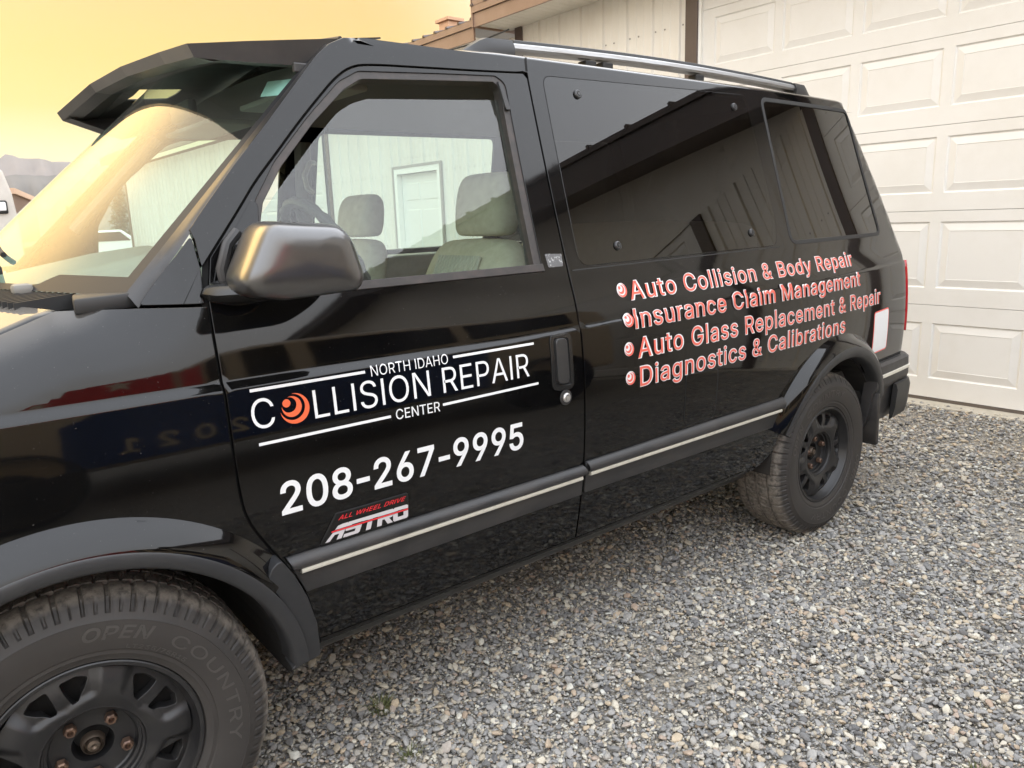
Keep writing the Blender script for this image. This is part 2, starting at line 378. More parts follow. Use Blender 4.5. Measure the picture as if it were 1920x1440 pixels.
# ------------------------------------------------------------------ lettering: outlines of the letters (unit: thousandths of the size)
GLYPHS = {" ":"188|","&":"448|197,-7 150,-2 110,12 78,34 54,62 39,96 34,133 37,163 47,189 63,213 85,235 140,279 216,335 237,352 255,375 260,389 262,405 258,427 245,445 226,457 201,461 184,459 168,453 155,444 145,431 139,416 137,399 139,380 145,363 169,327 204,284 438,0 364,0 171,231 121,293 102,319 87,344 78,370 75,398 79,430 91,458 109,481 134,499 165,510 200,513 235,510 266,499 290,482 308,459 320,433 324,404 322,382 315,362 305,342 291,325 256,293 154,217 128,195 110,174 100,154 97,131 100,108 109,87 124,70 143,57 166,49 193,46 223,50 251,59 278,75 301,95 321,121 336,151 346,186 349,224 408,224 405,180 397,144 385,115 371,92 345,62 333,47 305,23 271,7 234,-3","-":"330|280,244 280,188 58,188 58,244","/":"249|235,533 71,-76 14,-76 178,533","0":"453|227,-7 174,1 130,24 95,62 69,113 53,178 48,254 53,330 69,395 95,447 130,484 174,508 227,516 279,508 323,484 358,447 384,395 400,330 405,254 400,178 384,113 359,62 323,24 279,1|227,50 261,56 290,74 313,103 330,144 340,194 344,254 340,314 330,365 313,405 290,435 261,453 227,460 192,453 163,435 140,405 123,365 113,314 109,254 113,194 123,144 140,103 163,74 192,56","1":"453|76,0 76,55 391,55 391,0|276,509 276,0 212,0 212,448 86,358 86,427 198,509","2":"453|64,0 64,47 234,229 282,282 299,305 311,327 318,348 320,371 317,397 308,419 293,436 273,449 250,457 224,460 196,457 172,447 153,433 139,413 130,390 127,362 66,362 71,405 86,442 111,473 143,496 182,511 225,516 268,511 306,497 337,474 361,445 376,411 381,372 378,345 371,318 357,290 336,259 267,180 153,60 389,57 389,0","3":"453|218,-7 173,-3 133,10 98,30 70,57 52,91 44,132 109,132 115,107 126,87 144,71 165,59 191,52 219,50 248,53 275,61 297,74 315,93 325,116 329,145 326,172 316,196 299,217 275,234 242,244 201,248 157,248 157,299 288,448 70,452 70,509 372,509 372,461 211,278 211,289 264,288 308,276 344,253 371,222 387,186 393,145 387,103 370,66 344,36 309,12 266,-2","4":"453|40,105 40,158 247,509 311,509 109,166 413,163 413,105|282,0 282,121 282,146 282,318 343,318 343,0","5":"453|221,-7 178,-2 140,11 108,32 83,60 66,93 60,130 122,130 127,108 138,89 154,73 173,60 196,52 221,50 250,53 276,64 298,82 314,104 324,131 328,162 324,193 314,221 297,244 275,262 248,273 218,277 192,275 167,268 145,258 128,246 67,253 96,509 366,509 366,452 151,452 134,301 155,315 178,325 203,331 229,334 263,330 294,321 321,306 345,285 364,260 379,231 388,199 391,163 385,117 369,76 343,41 309,15 268,-1","6":"453|226,-7 182,-1 142,15 109,40 84,74 69,115 64,162 68,199 80,239 102,285 137,340 252,509 322,509 179,299 196,307 214,312 235,314 278,309 316,295 346,271 370,240 384,201 389,157 384,112 368,73 343,39 310,14 271,-2|226,48 254,52 279,63 299,79 314,101 324,128 327,157 324,187 314,213 299,235 279,251 254,262 226,265 198,262 174,252 153,235 138,214 128,188 125,158 128,128 138,102 153,79 174,63 198,52","7":"453|97,0 323,448 62,452 62,509 391,509 391,449 165,0","8":"453|226,-7 178,-2 136,11 101,33 74,62 57,96 52,135 55,166 65,195 81,220 101,241 125,256 153,265 119,282 93,308 76,342 70,380 75,417 90,450 114,477 146,498 184,511 226,516 269,511 306,498 337,477 361,450 377,417 382,380 376,342 359,308 333,282 300,267 327,256 351,241 372,220 387,195 397,166 401,135 395,96 378,62 352,33 317,11 275,-2|226,49 258,52 285,60 307,74 323,91 333,113 337,139 333,165 322,189 305,208 283,223 256,232 226,235 196,232 169,223 147,208 130,189 119,165 115,139 119,113 129,91 145,74 167,60 195,52|226,290 252,292 274,300 293,313 307,330 316,351 319,376 316,399 308,420 294,437 275,449 252,457 226,460 200,457 177,449 159,437 145,420 136,399 133,376 136,351 145,330 159,313 178,300 201,292","9":"453|227,516 271,510 311,494 344,469 369,435 384,394 389,347 385,310 373,270 351,224 316,169 201,0 131,0 274,210 257,202 239,197 218,195 175,200 137,214 107,238 83,269 69,308 64,352 69,397 85,436 110,470 143,495 182,511|227,461 199,457 174,446 154,430 139,408 129,381 126,352 129,322 139,296 154,274 174,258 199,247 227,244 255,247 279,257 300,274 315,295 325,321 328,351 325,381 315,407 300,430 279,446 255,457","A":"480|16,0 201,509 276,509 463,0 395,0 287,302 264,372 232,478 245,478 213,371 191,302 85,0|110,142 110,199 370,199 370,142","B":"456|60,0 60,509 241,509 289,504 329,491 359,469 381,442 394,410 398,374 395,344 387,320 373,301 356,286 336,275 315,267 315,262 339,257 363,245 385,227 402,203 414,173 418,136 413,100 400,67 377,39 344,18 301,4 247,0|125,57 245,57 296,63 330,80 349,105 355,137 352,161 342,184 327,203 306,218 279,228 248,231 125,231|125,285 238,285 265,288 288,296 308,309 323,326 333,348 336,372 330,403 313,429 283,446 240,452 125,452","C":"510|267,-7 205,1 150,25 104,63 70,115 48,179 40,254 48,329 70,393 104,445 150,484 205,508 267,516 305,513 340,504 373,490 402,471 427,447 448,418 463,385 473,348 408,348 401,373 389,395 375,413 357,428 337,440 315,449 292,454 267,456 223,450 184,432 150,403 125,364 109,314 103,254 109,194 125,145 151,105 184,76 223,59 267,53 292,55 315,60 337,69 357,81 375,96 389,114 401,136 408,160 473,160 463,124 448,91 428,62 402,38 373,19 341,5 305,-4","D":"502|219,0 96,0 96,57 215,57 272,63 318,81 354,110 379,149 394,198 399,255 394,312 379,361 354,399 320,428 275,446 221,452 93,452 93,509 225,509 294,501 353,478 399,441 433,391 455,329 462,255 455,181 433,119 398,68 351,31 291,8|125,509 125,0 60,0 60,509","E":"419|60,0 60,509 372,509 372,452 125,452 125,286 355,286 355,229 125,229 125,57 375,57 375,0","G":"520|269,-7 205,1 149,25 104,64 69,116 47,179 40,254 47,329 69,393 103,445 149,484 203,508 265,516 304,513 340,504 374,489 403,469 429,445 449,416 465,384 474,349 408,349 399,372 387,393 373,411 356,427 337,439 315,448 291,454 265,456 222,450 183,432 150,404 125,364 109,314 103,254 109,194 125,145 151,105 184,76 224,59 269,53 309,57 345,71 374,93 396,123 410,160 415,202 434,199 283,199 283,256 478,256 478,200 471,141 451,91 419,50 377,19 326,0","H":"517|60,0 60,509 125,509 125,289 392,289 392,509 457,509 457,0 392,0 392,232 125,232 125,0","L":"393|60,0 60,509 125,509 125,57 361,57 361,0","M":"628|60,0 60,509 152,509 277,187 287,159 299,123 311,84 322,49 307,49 318,83 330,121 342,158 352,187 476,509 568,509 568,0 504,0 504,291 504,327 505,369 506,413 507,457 513,457 498,409 482,363 467,322 456,291 342,0 286,0 170,291 159,321 145,361 129,408 112,457 119,457 120,416 121,372 122,328 122,291 122,0","N":"523|60,0 60,509 136,509 343,183 363,151 388,107 414,55 405,54 401,108 399,157 399,195 399,509 463,509 463,0 387,0 202,290 177,331 148,381 108,452 119,454 122,384 124,328 125,291 125,0","O":"533|267,-7 205,1 150,25 105,63 70,115 48,179 40,254 48,329 70,393 105,445 150,484 205,508 267,516 329,508 384,484 429,445 464,393 486,329 493,254 486,179 464,115 429,63 384,25 329,1|267,53 310,59 349,76 383,105 408,144 425,194 430,254 425,314 408,365 383,404 349,433 310,450 267,456 223,450 184,433 151,404 125,364 109,314 103,254 109,194 125,144 151,105 184,76 223,59","P":"445|60,0 60,509 235,509 289,503 332,487 366,462 390,430 404,391 409,348 404,304 390,265 366,233 332,207 289,191 235,186 109,186 109,242 233,242 269,246 297,256 318,272 333,294 342,319 344,348 342,376 333,402 318,423 297,439 268,449 232,452 125,452 125,0","R":"449|60,0 60,509 236,509 290,504 333,489 367,465 390,433 405,395 409,352 405,309 390,271 367,240 333,217 289,203 236,198 96,198 96,255 234,255 269,258 298,267 319,281 334,300 342,324 345,352 342,380 334,405 319,425 298,440 269,449 233,452 125,452 125,0|353,0 230,229 303,229 428,0","S":"447|224,-9 172,-4 128,9 91,31 64,60 46,96 38,137 104,137 110,110 123,88 142,71 166,59 194,52 224,49 257,52 286,60 311,74 329,92 341,114 346,139 342,161 332,179 316,193 296,205 245,222 184,239 128,260 86,289 60,326 52,372 58,413 75,448 102,476 138,498 180,511 227,516 275,511 316,498 351,476 377,449 394,415 401,378 337,378 326,412 302,437 267,453 225,459 194,456 167,448 145,435 129,418 118,398 115,376 119,352 131,334 148,319 169,308 212,293 264,279 312,264 336,252 359,238 379,220 395,198 405,171 408,139 403,99 386,64 360,34 323,11 278,-4","T":"449|32,452 32,509 417,509 417,452 257,452 257,0 193,0 193,452","U":"517|259,-8 203,-2 154,15 114,43 85,80 66,124 60,173 60,509 124,509 124,178 128,144 141,113 160,87 187,68 220,56 259,52 298,56 331,68 357,87 377,113 389,144 393,178 393,509 457,509 457,173 451,124 433,80 403,43 363,15 315,-2","V":"480|204,0 16,509 84,509 192,206 215,137 248,31 235,31 267,138 290,206 395,509 463,509 278,0","W":"686|155,0 16,509 82,509 163,196 175,145 187,94 197,40 189,40 200,94 211,145 224,196 306,509 380,509 462,196 474,145 486,94 497,40 488,40 499,94 510,145 523,196 603,509 670,509 530,0 455,0 368,323 351,391 336,475 350,475 335,395 318,323 230,0","Y":"472|203,0 203,208 16,509 91,509 192,344 222,292 250,230 224,230 251,293 280,344 381,509 455,509 268,208 268,0","a":"389|160,-9 126,-5 94,5 68,22 48,45 35,73 30,108 34,138 43,161 58,179 78,193 100,203 125,211 178,220 234,227 252,230 265,235 273,243 276,255 273,279 267,297 256,311 240,322 220,329 196,331 171,329 149,322 132,313 118,301 107,288 100,274 41,291 57,322 79,346 104,364 133,375 163,382 194,384 239,379 263,372 286,360 306,343 322,320 333,290 337,251 337,0 277,0 277,52 272,52 252,25 236,12 215,1 190,-6|170,45 202,49 228,59 248,74 263,93 272,115 276,138 276,190 259,182 231,176 200,171 175,168 134,159 117,150 103,139 95,124 92,105 94,87 102,72 114,61 130,52 149,47","b":"424|229,-8 198,-5 172,4 153,17 138,31 118,59 112,59 112,0 53,0 53,509 114,509 114,319 137,346 152,360 171,373 197,381 229,384 274,378 313,361 345,332 370,293 385,245 390,189 385,133 370,84 346,45 313,16 274,-2|220,47 253,51 279,66 301,88 316,117 325,151 328,189 325,227 316,261 301,290 280,311 253,325 220,330 188,325 161,312 140,291 125,263 116,229 113,189 116,150 125,115 140,86 162,65 188,51","c":"396|207,-8 159,-2 117,16 82,46 56,85 40,133 34,187 40,243 56,291 82,330 117,360 159,378 207,384 234,383 260,377 284,368 305,356 324,341 340,322 353,301 362,277 303,262 290,289 270,311 242,325 207,330 173,325 145,310 124,287 108,258 99,224 96,187 99,151 108,117 124,89 145,66 173,51 207,46 243,52 271,66 292,89 304,117 363,102 354,78 341,56 325,37 306,21 285,9 261,-1 235,-6","d":"424|195,-8 151,-2 111,16 79,45 55,84 39,133 34,189 39,245 55,293 79,332 112,361 151,378 196,384 228,381 253,373 272,360 287,346 306,319 311,319 311,509 372,509 372,0 313,0 313,59 307,59 287,31 272,17 252,4 227,-5|205,47 236,51 263,65 284,86 299,115 309,150 312,189 309,229 300,263 284,291 263,312 237,325 205,330 172,325 145,311 124,290 108,261 99,227 96,189 99,151 109,117 124,88 145,66 172,51","e":"404|212,-8 161,-2 117,16 82,46 56,85 40,132 34,187 39,242 55,290 81,329 115,359 157,378 205,384 236,382 266,374 294,361 319,341 341,315 357,282 368,242 371,194 371,169 75,169 75,221 338,221 310,202 307,237 298,269 283,294 263,314 237,326 205,330 173,326 146,313 125,294 109,270 99,241 96,211 96,178 100,139 110,106 128,80 151,61 179,50 212,46 234,48 254,53 271,61 285,73 297,88 306,105 365,91 353,63 335,39 311,19 283,4 249,-5","g":"425|207,-151 168,-148 134,-140 105,-127 82,-110 64,-91 51,-69 101,-41 122,-66 136,-78 154,-88 178,-95 207,-97 249,-92 282,-75 304,-47 311,-6 311,68 306,68 287,41 272,28 252,16 227,8 195,5 152,10 113,27 80,53 55,90 39,136 34,191 39,246 55,293 80,332 112,361 152,378 196,384 228,382 253,373 273,360 288,346 308,319 313,319 313,379 372,379 372,-9 367,-54 350,-90 324,-117 291,-136 251,-147|205,59 237,63 264,75 285,95 300,121 309,154 312,193 309,231 300,264 285,291 264,312 237,325 205,330 172,325 145,312 124,290 109,262 99,229 96,193 99,155 109,123 124,96 145,76 172,63","i":"167|53,0 53,379 114,379 114,0|84,443 67,446 54,455 44,468 41,483 44,499 54,512 67,521 84,524 100,521 114,512 123,499 126,483 123,468 114,455 100,446","m":"610|53,0 53,379 112,379 112,295 118,323 132,346 151,363 172,376 195,384 219,386 257,380 287,361 309,331 321,295 312,295 322,321 337,343 357,361 381,375 407,383 437,386 468,383 497,372 522,354 541,328 553,296 557,255 557,0 496,0 496,254 490,289 473,313 447,326 419,330 395,328 374,320 358,307 345,290 338,270 335,247 335,0 274,0 274,260 269,288 253,311 229,326 199,330 178,328 158,320 140,307 126,289 117,266 114,238 114,0","n":"410|114,227 114,0 53,0 53,379 112,379 112,287 102,287 124,332 152,362 187,379 227,384 264,380 295,369 321,349 341,321 353,285 357,240 357,0 296,0 296,235 290,275 273,304 246,323 210,329 184,326 161,317 141,303 126,283 117,257","o":"415|207,-8 159,-2 117,16 82,46 56,85 40,133 34,187 40,243 56,291 82,330 117,360 159,378 207,384 256,378 299,360 333,330 359,291 376,243 381,187 376,133 359,85 333,46 299,16 256,-2|207,46 242,51 270,66 292,89 307,117 316,151 319,187 316,224 307,258 292,287 270,310 242,325 207,330 173,325 145,310 124,287 108,258 99,224 96,187 99,151 108,117 124,89 145,66 173,51","p":"424|53,-143 53,379 112,379 112,319 118,319 137,346 152,360 171,373 197,381 229,384 274,378 313,361 345,332 370,293 385,245 390,189 385,133 370,84 346,45 313,16 274,-2 229,-8 198,-5 173,4 153,17 138,31 118,59 114,-143|220,47 253,51 279,66 301,88 316,117 325,151 328,189 325,227 316,261 301,290 280,311 253,325 220,330 188,325 161,312 140,291 125,263 116,229 113,189 116,150 125,115 140,86 162,65 188,51","r":"259|53,0 53,379 112,379 112,321 130,347 152,367 181,380 213,385 229,384 243,384 243,322 230,324 207,326 182,323 159,315 140,301 126,284 117,262 114,237 114,0","s":"365|182,-8 145,-5 112,3 84,18 62,38 45,63 36,94 94,107 105,79 124,60 150,49 181,45 217,50 244,62 262,81 268,103 265,121 254,136 237,147 212,155 149,170 104,186 72,208 53,237 47,274 51,305 65,332 87,354 115,370 149,381 187,384 223,381 254,372 279,358 299,339 314,316 324,290 268,277 258,298 243,316 219,328 187,333 156,329 131,317 114,299 109,277 112,258 124,243 144,232 172,223 229,209 275,194 306,171 325,142 331,107 326,75 312,47 290,24 260,6 223,-5","t":"227|204,379 204,327 6,327 6,379|65,471 126,471 126,98 128,76 136,61 150,53 170,50 185,51 202,54 213,2 192,-3 168,-4 125,2 92,21 72,52 65,93","u":"410|182,-5 146,-1 115,11 89,31 69,59 57,95 53,139 53,379 114,379 114,144 119,105 137,75 164,56 200,50 226,53 249,62 268,77 283,97 293,122 296,153 296,379 357,379 357,0 298,0 298,92 307,92 286,47 257,17 222,0","y":"389|47,-139 61,-86 71,-87 88,-90 104,-89 118,-84 130,-74 141,-58 151,-36 163,-1 17,379 84,379 165,155 187,87 206,21 184,21 202,87 224,155 305,379 371,379 204,-58 191,-85 177,-107 159,-124 139,-136 117,-143 91,-145 65,-143"}
def glyph(ch):
    if ch == 'I': return 185, [[(60, 0), (60, 509), (125, 509), (125, 0)]]
    if ch == 'l': return 170, [[(55, 0), (55, 530), (117, 530), (117, 0)]]
    s = GLYPHS[ch].split('|'); return int(s[0]), [[tuple(map(int, p.split(','))) for p in q.split(' ')] for q in s[1:] if q]
CAP = 509.
def layout(text, spacing=0.0, bold=0.0, slant=0.0):
    """list of letters, each a list of loops, in cap-height units, and the width"""
    x = 0; out = []
    for ch in text:
        adv, loops = glyph(ch); ls = []
        for l in loops: ls.append([((px+x)/CAP+slant*py/CAP, py/CAP) for px, py in l])
        if ls:
            ars = [area2(l) for l in ls]; big = max(ars, key=abs)
            if bold: ls = [offset_poly(l, bold if a*big > 0 else -bold) for l, a in zip(ls, ars)]
            out.append(ls)
        x += adv+spacing*CAP
    xs = [p[0] for g in out for l in g for p in l]; x0, x1 = min(xs), max(xs)
    out = [[[(p[0]-x0, p[1]) for p in l] for l in g] for g in out]
    return out, x1-x0
def nest(loops):
    """split a letter's loops into outline+holes groups"""
    outs = []; ars = [area2(l) for l in loops]; big = max(ars, key=abs)
    solids = [l for l, a in zip(loops, ars) if a*big > 0]; holes = [l for l, a in zip(loops, ars) if a*big < 0]
    for s_ in solids:
        hs = [h for h in holes if inside(s_, np.array([h[0][0]]), np.array([h[0][1]]))[0]]; outs.append([s_]+hs)
    return outs
def decal(name, groups, m, parent, off, st=(.02, .012), surf=M, nrm=Mn):
    """flat vinyl shapes (in s,t) laid on the side surface"""
    V = []; F = []; NN = []
    for g in groups:
        W, T, BL = triangulate(g, st, LEDGE_R if g[0][0][0] > 1.36 else LEDGE)
        b = len(V)
        for q in W:
            n = nrm(*q); V.append(surf(*q)+n*off); NN.append(n)
        for t in T:
            a = np.cross(V[b+t[1]]-V[b+t[0]], V[b+t[2]]-V[b+t[0]]); t2 = t if a@NN[b+t[0]] > 0 else t[::-1]
            F.append(tuple(b+i for i in t2))
    return mesh(name, V, F, m, parent, normals=NN)
def put_text(name, text, p0, p1, h, m, parent, off=.0012, spacing=0, bold=0, slant=0, up=None, split=None):
    gl, wd = layout(text, spacing, bold, slant)
    d = np.array(p1)-np.array(p0); u = d/wd; v = np.array(up) if up is not None else np.array([0, 1.])*h
    gr = []
    for g in gl:
        for n in nest(g): gr.append([[tuple(np.array(p0)+u*p[0]+v*p[1]) for p in l] for l in n])
    return decal(name, gr, m, parent, off)
def bar(p0, p1, th):
    d = np.array(p1)-np.array(p0); n = np.array([-d[1], d[0]]); n = n/np.linalg.norm(n)*th/2; a = np.array(p0); b = np.array(p1)
    return [[tuple(a-n), tuple(b-n), tuple(b+n), tuple(a+n)]]
def crescent(c, r, ang, ci, ri, n=28):
    """region inside the circle c,r and outside the circle ci,ri"""
    d = math.hypot(ci[0]-c[0], ci[1]-c[1]); a0 = math.atan2(ci[1]-c[1], ci[0]-c[0])
    x = (d*d+r*r-ri*ri)/(2*d); al = math.acos(max(-1, min(1, x/r))); xi = (d*d+ri*ri-r*r)/(2*d); be = math.acos(max(-1, min(1, xi/ri)))
    out = [(c[0]+r*math.cos(a0+al+(2*PI-2*al)*i/n), c[1]+r*math.sin(a0+al+(2*PI-2*al)*i/n)) for i in range(n+1)]
    inn = [(ci[0]+ri*math.cos(a0+PI-be+(2*be)*i/n), ci[1]+ri*math.sin(a0+PI-be+2*be*i/n)) for i in range(1, n)]
    return out+inn[::-1]
def circle(c, r, n=24): return [(c[0]+r*math.cos(2*PI*i/n), c[1]+r*math.sin(2*PI*i/n)) for i in range(n)]
def swirl(c, r):
    """ball with two crescents round it, opening to the upper left"""
    q = (-.62, .50)
    def at(k): return (c[0]+q[0]*r*k, c[1]+q[1]*r*k)
    out = [[crescent(c, r, 0, at(.26), r*.86)], [crescent(at(.32), r*.68, 0, at(.60), r*.50)], [circle(at(.86), r*.27)]]
    return out

# ================================================================== THE VAN
van = empty('van', (1.4, .945, 0), 'black van with white and coral business lettering and a roof visor, parked on gravel', 'van')
WORLD_ROOTS.add(van.name)
GAPD = .006
DOOR_TOP = [(.341, 1.311), (.437, 1.423), (.489, 1.485), (.552, 1.550), (.618, 1.618), (.685, 1.683), (.737, 1.730), (.786, 1.760), (.847, 1.772), (1.006, 1.780), (1.183, 1.788), (1.350, 1.797)]
DOOR_FRONT = [(.489, .401), (.479, .495), (.456, .574), (.424, .635), (.388, .696), (.355, .755), (.338, .805), (.332, .873), (.330, .966), (.330, 1.057), (.331, 1.121), (.332, 1.186), (.335, 1.251)]
DOOR_REAR = 1.3515
dtop = spline(DOOR_TOP, 4); dfront = spline(DOOR_FRONT, 3)
door_out = [(p[0]+.004, p[1]) for p in dfront] + dtop[1:-1] + [(DOOR_REAR-.012, 1.797), (DOOR_REAR, 1.785), (DOOR_REAR, .403)]
WIN = [(.470, 1.256), (.480, 1.40), (.496, 1.446), (.554, 1.524), (.654, 1.626), (.754, 1.712), (.806, 1.741), (1.05, 1.757), (1.225, 1.768), (1.247, 1.752), (1.236, 1.256)]
win = rounded(WIN, [.012, .05, .03, .1, .1, .08, .05, .1, .0, .018, .012], 4)
ring_out = rounded([(.452, 1.240), (.462, 1.40), (.480, 1.452), (.540, 1.534), (.640, 1.636), (.742, 1.728), (.800, 1.758), (1.05, 1.774), (1.235, 1.784), (1.268, 1.766), (1.262, 1.240)], [.01, .05, .03, .1, .1, .08, .05, .1, .02, .03, .01], 4)
door = panel('front_door', [door_out, ring_out], PAINT, van, ev=LEDGE)
frame = panel('window_frame', [offset_poly(ring_out, -.0015), win], SEALM, door, off=-.003, rim=.03, st=(.05, .04))
# door glass, wound down a few centimetres
gl = rounded([(.462, 1.243), (.478, 1.40), (.487, 1.417), (.541, 1.474), (.654, 1.588), (.731, 1.659), (.773, 1.684), (.822, 1.700), (1.256, 1.726), (1.250, 1.243)], [0, .02, .02, .05, .1, .1, .05, .08, 0, 0], 4)
panel('door_window', [gl], GLASS_C, door, off=-.022, rim=0, st=(.06, .05))
# bright sweep strip and belt moulding under the window
panel('belt_moulding', [[(.45, 1.240), (1.265, 1.244), (1.263, 1.262), (.462, 1.257)]], SEALM, door, off=.004, rim=.012, st=(.05, .02))
panel('guide_strip', [[(1.238, 1.765), (1.252, 1.758), (1.262, 1.690), (1.248, 1.690)]], TRIM, door, off=.006, rim=.008, st=(.02, .02))
panel('sticker', [rounded([(1.284, 1.252), (1.340, 1.252), (1.344, 1.287), (1.280, 1.290)], .004)], mat('old_sticker', (.10, .10, .10), .5, noise=(120, (.5, .5, .5), .55, .62)), door, off=.0008, rim=0, st=(.03, .03))
# mirror triangle of the door: a slightly proud plate
panel('mirror_plate', [rounded([(.347, 1.262), (.372, 1.325), (.472, 1.452), (.482, 1.44), (.476, 1.405), (.462, 1.30), (.458, 1.262)], [.01, .02, .01, .01, .02, .02, .01])], PAINT, door, off=.0016, rim=.003, st=(.03, .03))
panel('door_gap', [offset_poly(door_out, .014), offset_poly(door_out, -.004)], DARK, van, off=-.012, rim=0, st=(.05, .04), ev=LEDGE)

# ---- main body: rear quarter, roof rail, pillar, roof
def arch(cx, cz, r, a0, a1, n=28): return [(cx+r*math.cos(R(a0+(a1-a0)*i/n)), cz+r*math.sin(R(a0+(a1-a0)*i/n))) for i in range(n+1)]
W2 = rounded([(1.412, 1.800), (2.447, 1.818), (2.478, 1.36), (2.447, 1.257), (1.405, 1.245)], [.035, .04, .2, .05, .045], 5)
W3 = rounded([(2.538, 1.812), (3.262, 1.812), (3.358, 1.262), (2.543, 1.258), (2.548, 1.40)], [.035, .05, .04, .045, .2], 5)
MOLD = [(.204, 1.246), (.252, 1.301), (.307, 1.367), (.353, 1.419), (.450, 1.525), (.542, 1.618), (.662, 1.745), (.700, 1.785), (.738, 1.815)]
QF = 1.3595
rear_t = [.66, .75, .9, 1.05, 1.2, 1.4, 1.6, 1.75, 1.84, 1.95, 2.1, 2.3, 2.62]
body_out = [(QF, .403), (1.662, .400), (2.136, .403), (2.308, .404), (2.36, .416)] + arch(2.84, .356, .425, 166, 46) + [(send(t), t) for t in rear_t] \
    + [(2.4, 2.62), (1.2, 2.62), (.86, 2.62), (.86, 2.0), (.86, 1.88), (.82, 1.85), (.78, 1.834)] + MOLD[::-1][0:6] + [(.330, 1.392), (.336, 1.372)] \
    + [(p[0]-.003, p[1]+.007) for p in dtop[:-1]] + [(DOOR_REAR-.01, 1.806), (QF, 1.803)]
body = panel('body_panel', [body_out, W2, W3], PAINT, van, st=(.04, .022), ev=LEDGE_R+(1.84, 1.86, 1.88, 1.9, 1.92, 1.95))
# roof seam over the door and gutter line
panel('roof_seam', [[(1.352, 1.806), (1.360, 1.806), (1.372, 1.90), (1.364, 1.90)]], DARK, van, off=.0006, rim=0, st=(.02, .01))
# windows of the rear body
q = panel('quarter_window', [offset_poly(W2, -.003)], GLASS_D, van, off=.001, rim=.012, st=(.07, .05))
def bolt(s, t, parent, r=.0125):
    mb = MB(); c = M(s, t); n = Vector(Mn(s, t)); k = MB()
    prof_ = [(0, .0001), (0, r*.45), (-.001, r*.55), (.004, r*.62), (.008, r*.8), (.008, r*1.0), (.002, r*1.15), (-.004, r*1.15)]
    mb.lathe([(-y_, r_) for y_, r_ in [(.010, .0001), (.010, r*.45), (.006, r*.5), (.009, r*.6), (.009, r*.85), (.006, r*1.1), (-.004, r*1.15)]], (0, 0, 0), 20)
    mtx = n.to_track_quat('-Y', 'Z').to_matrix()
    mb.V = [tuple(mtx @ Vector(v) + Vector(c)) for v in mb.V]
    return mb.build('bolt', mat('bolt_black', (.03, .03, .03), .3), parent, True)
for s_, t_ in ((1.544, 1.753), (2.350, 1.765), (1.582, 1.298), (2.297, 1.310)): bolt(s_, t_, q)
q3 = panel('quarter_window', [offset_poly(W3, -.010)], GLASS_D, van, off=-.002, rim=.004, st=(.06, .05))
panel('window_seal', [offset_poly(W3, .002), offset_poly(W3, -.011)], RUBBER, q3, off=.0018, rim=.008, st=(.06, .05))
panel('window_gap', [offset_poly(W2, .0045), offset_poly(W2, -.0035)], RUBBER, van, off=-.006, rim=.002, st=(.06, .05))
panel('vinyl_strip', [[(1.372, 1.236), (2.46, 1.250), (2.46, 1.2535), (1.372, 1.2395)]], RUBBER, van, off=.001, rim=0, st=(.06, .05))

# ---- front fender, cowl triangle
fr = [(p[0]-.004, p[1]) for p in dfront]
fend_out = [(.468, .403)] + [(.480, .403)] + fr[1:-1] + [(.329, 1.2335), (.21, 1.2405), (.07, 1.2460)] + [(s_, hood_t(s_)-.001) for s_ in (-.05, -.15, -.25, -.35, -.5, -.70)] + [(-.74, .62), (-.56, .60)] + arch(0, .356, .425, 150, 0, 30)[0:] + [(.425, .40)]
fend_out = fend_out[::-1]
panel('front_fender', [fend_out], PAINT, van, st=(.03, .02))
panel('cowl_panel', [rounded([(.212, 1.249), (.328, 1.378), (.333, 1.312), (.327, 1.243)], [.004, .004, .004, .004])], PAINT, van, off=-.001, st=(.03, .03))
panel('cowl_seam', [[(.286, 1.243), (.2885, 1.2445), (.3325, 1.3125), (.331, 1.3105)]], DARK, van, off=.0008, rim=0, st=(.05, .05))

# ---- lower mouldings with the bright strip
def moulding(name, a, b, parent, t_top, t_mid, t_bot, c0, c1, slantf=0):
    o = panel(name, [[(a, t_top[0]), (a+slantf, t_bot[0]), (b, t_bot[1]), (b, t_top[1])]], TRIM, parent, off=.006, rim=.01, st=(.06, .012), ev=())
    # rounded crown above the bright strip
    V = []; F = []; n = 30
    for i in range(n+1):
        u = i/n; s_ = a+(b-a)*u; tt = t_top[0]+(t_top[1]-t_top[0])*u; tm = t_mid[0]+(t_mid[1]-t_mid[0])*u
        for k, (f_, o_) in enumerate(((0, .006), (.12, .013), (.4, .021), (.75, .022), (.95, .018), (1.0, .012))):
            V.append(Mo(s_+slantf*.3*f_, tt+(tm-tt)*f_, o_))
    for i in range(n):
        for k in range(5): x = i*6+k; F.append((x, x+6, x+7, x+1))
    cr = mesh('crown', V, F, TRIM, o, True); recalc(cr)
    V = []; F = []
    for i in range(n+1):
        u = i/n; s_ = c0+(c1-c0)*u; tm = t_mid[0]+(t_mid[1]-t_mid[0])*u+.002
        for (dt, o_) in ((.0, .012), (-.002, .0185), (-.007, .0205), (-.012, .0185), (-.0145, .008)): V.append(Mo(s_, tm+dt, o_))
    for i in range(n):
        for k in range(4): x = i*5+k; F.append((x, x+5, x+6, x+1))
    F += [tuple(range(5)), tuple(n*5+k for k in range(5))[::-1]]
    st_ = mesh('bright_strip', V, F, CHROME, o, True); sharp(st_, 50)
    return o
moulding('door_moulding', .420, DOOR_REAR-.002, door, (.664, .662), (.634, .634), (.565, .568), .449, DOOR_REAR-.014, .045)
moulding('side_moulding', QF+.004, 2.425, van, (.670, .681), (.640, .642), (.572, .570), QF+.012, 2.405)
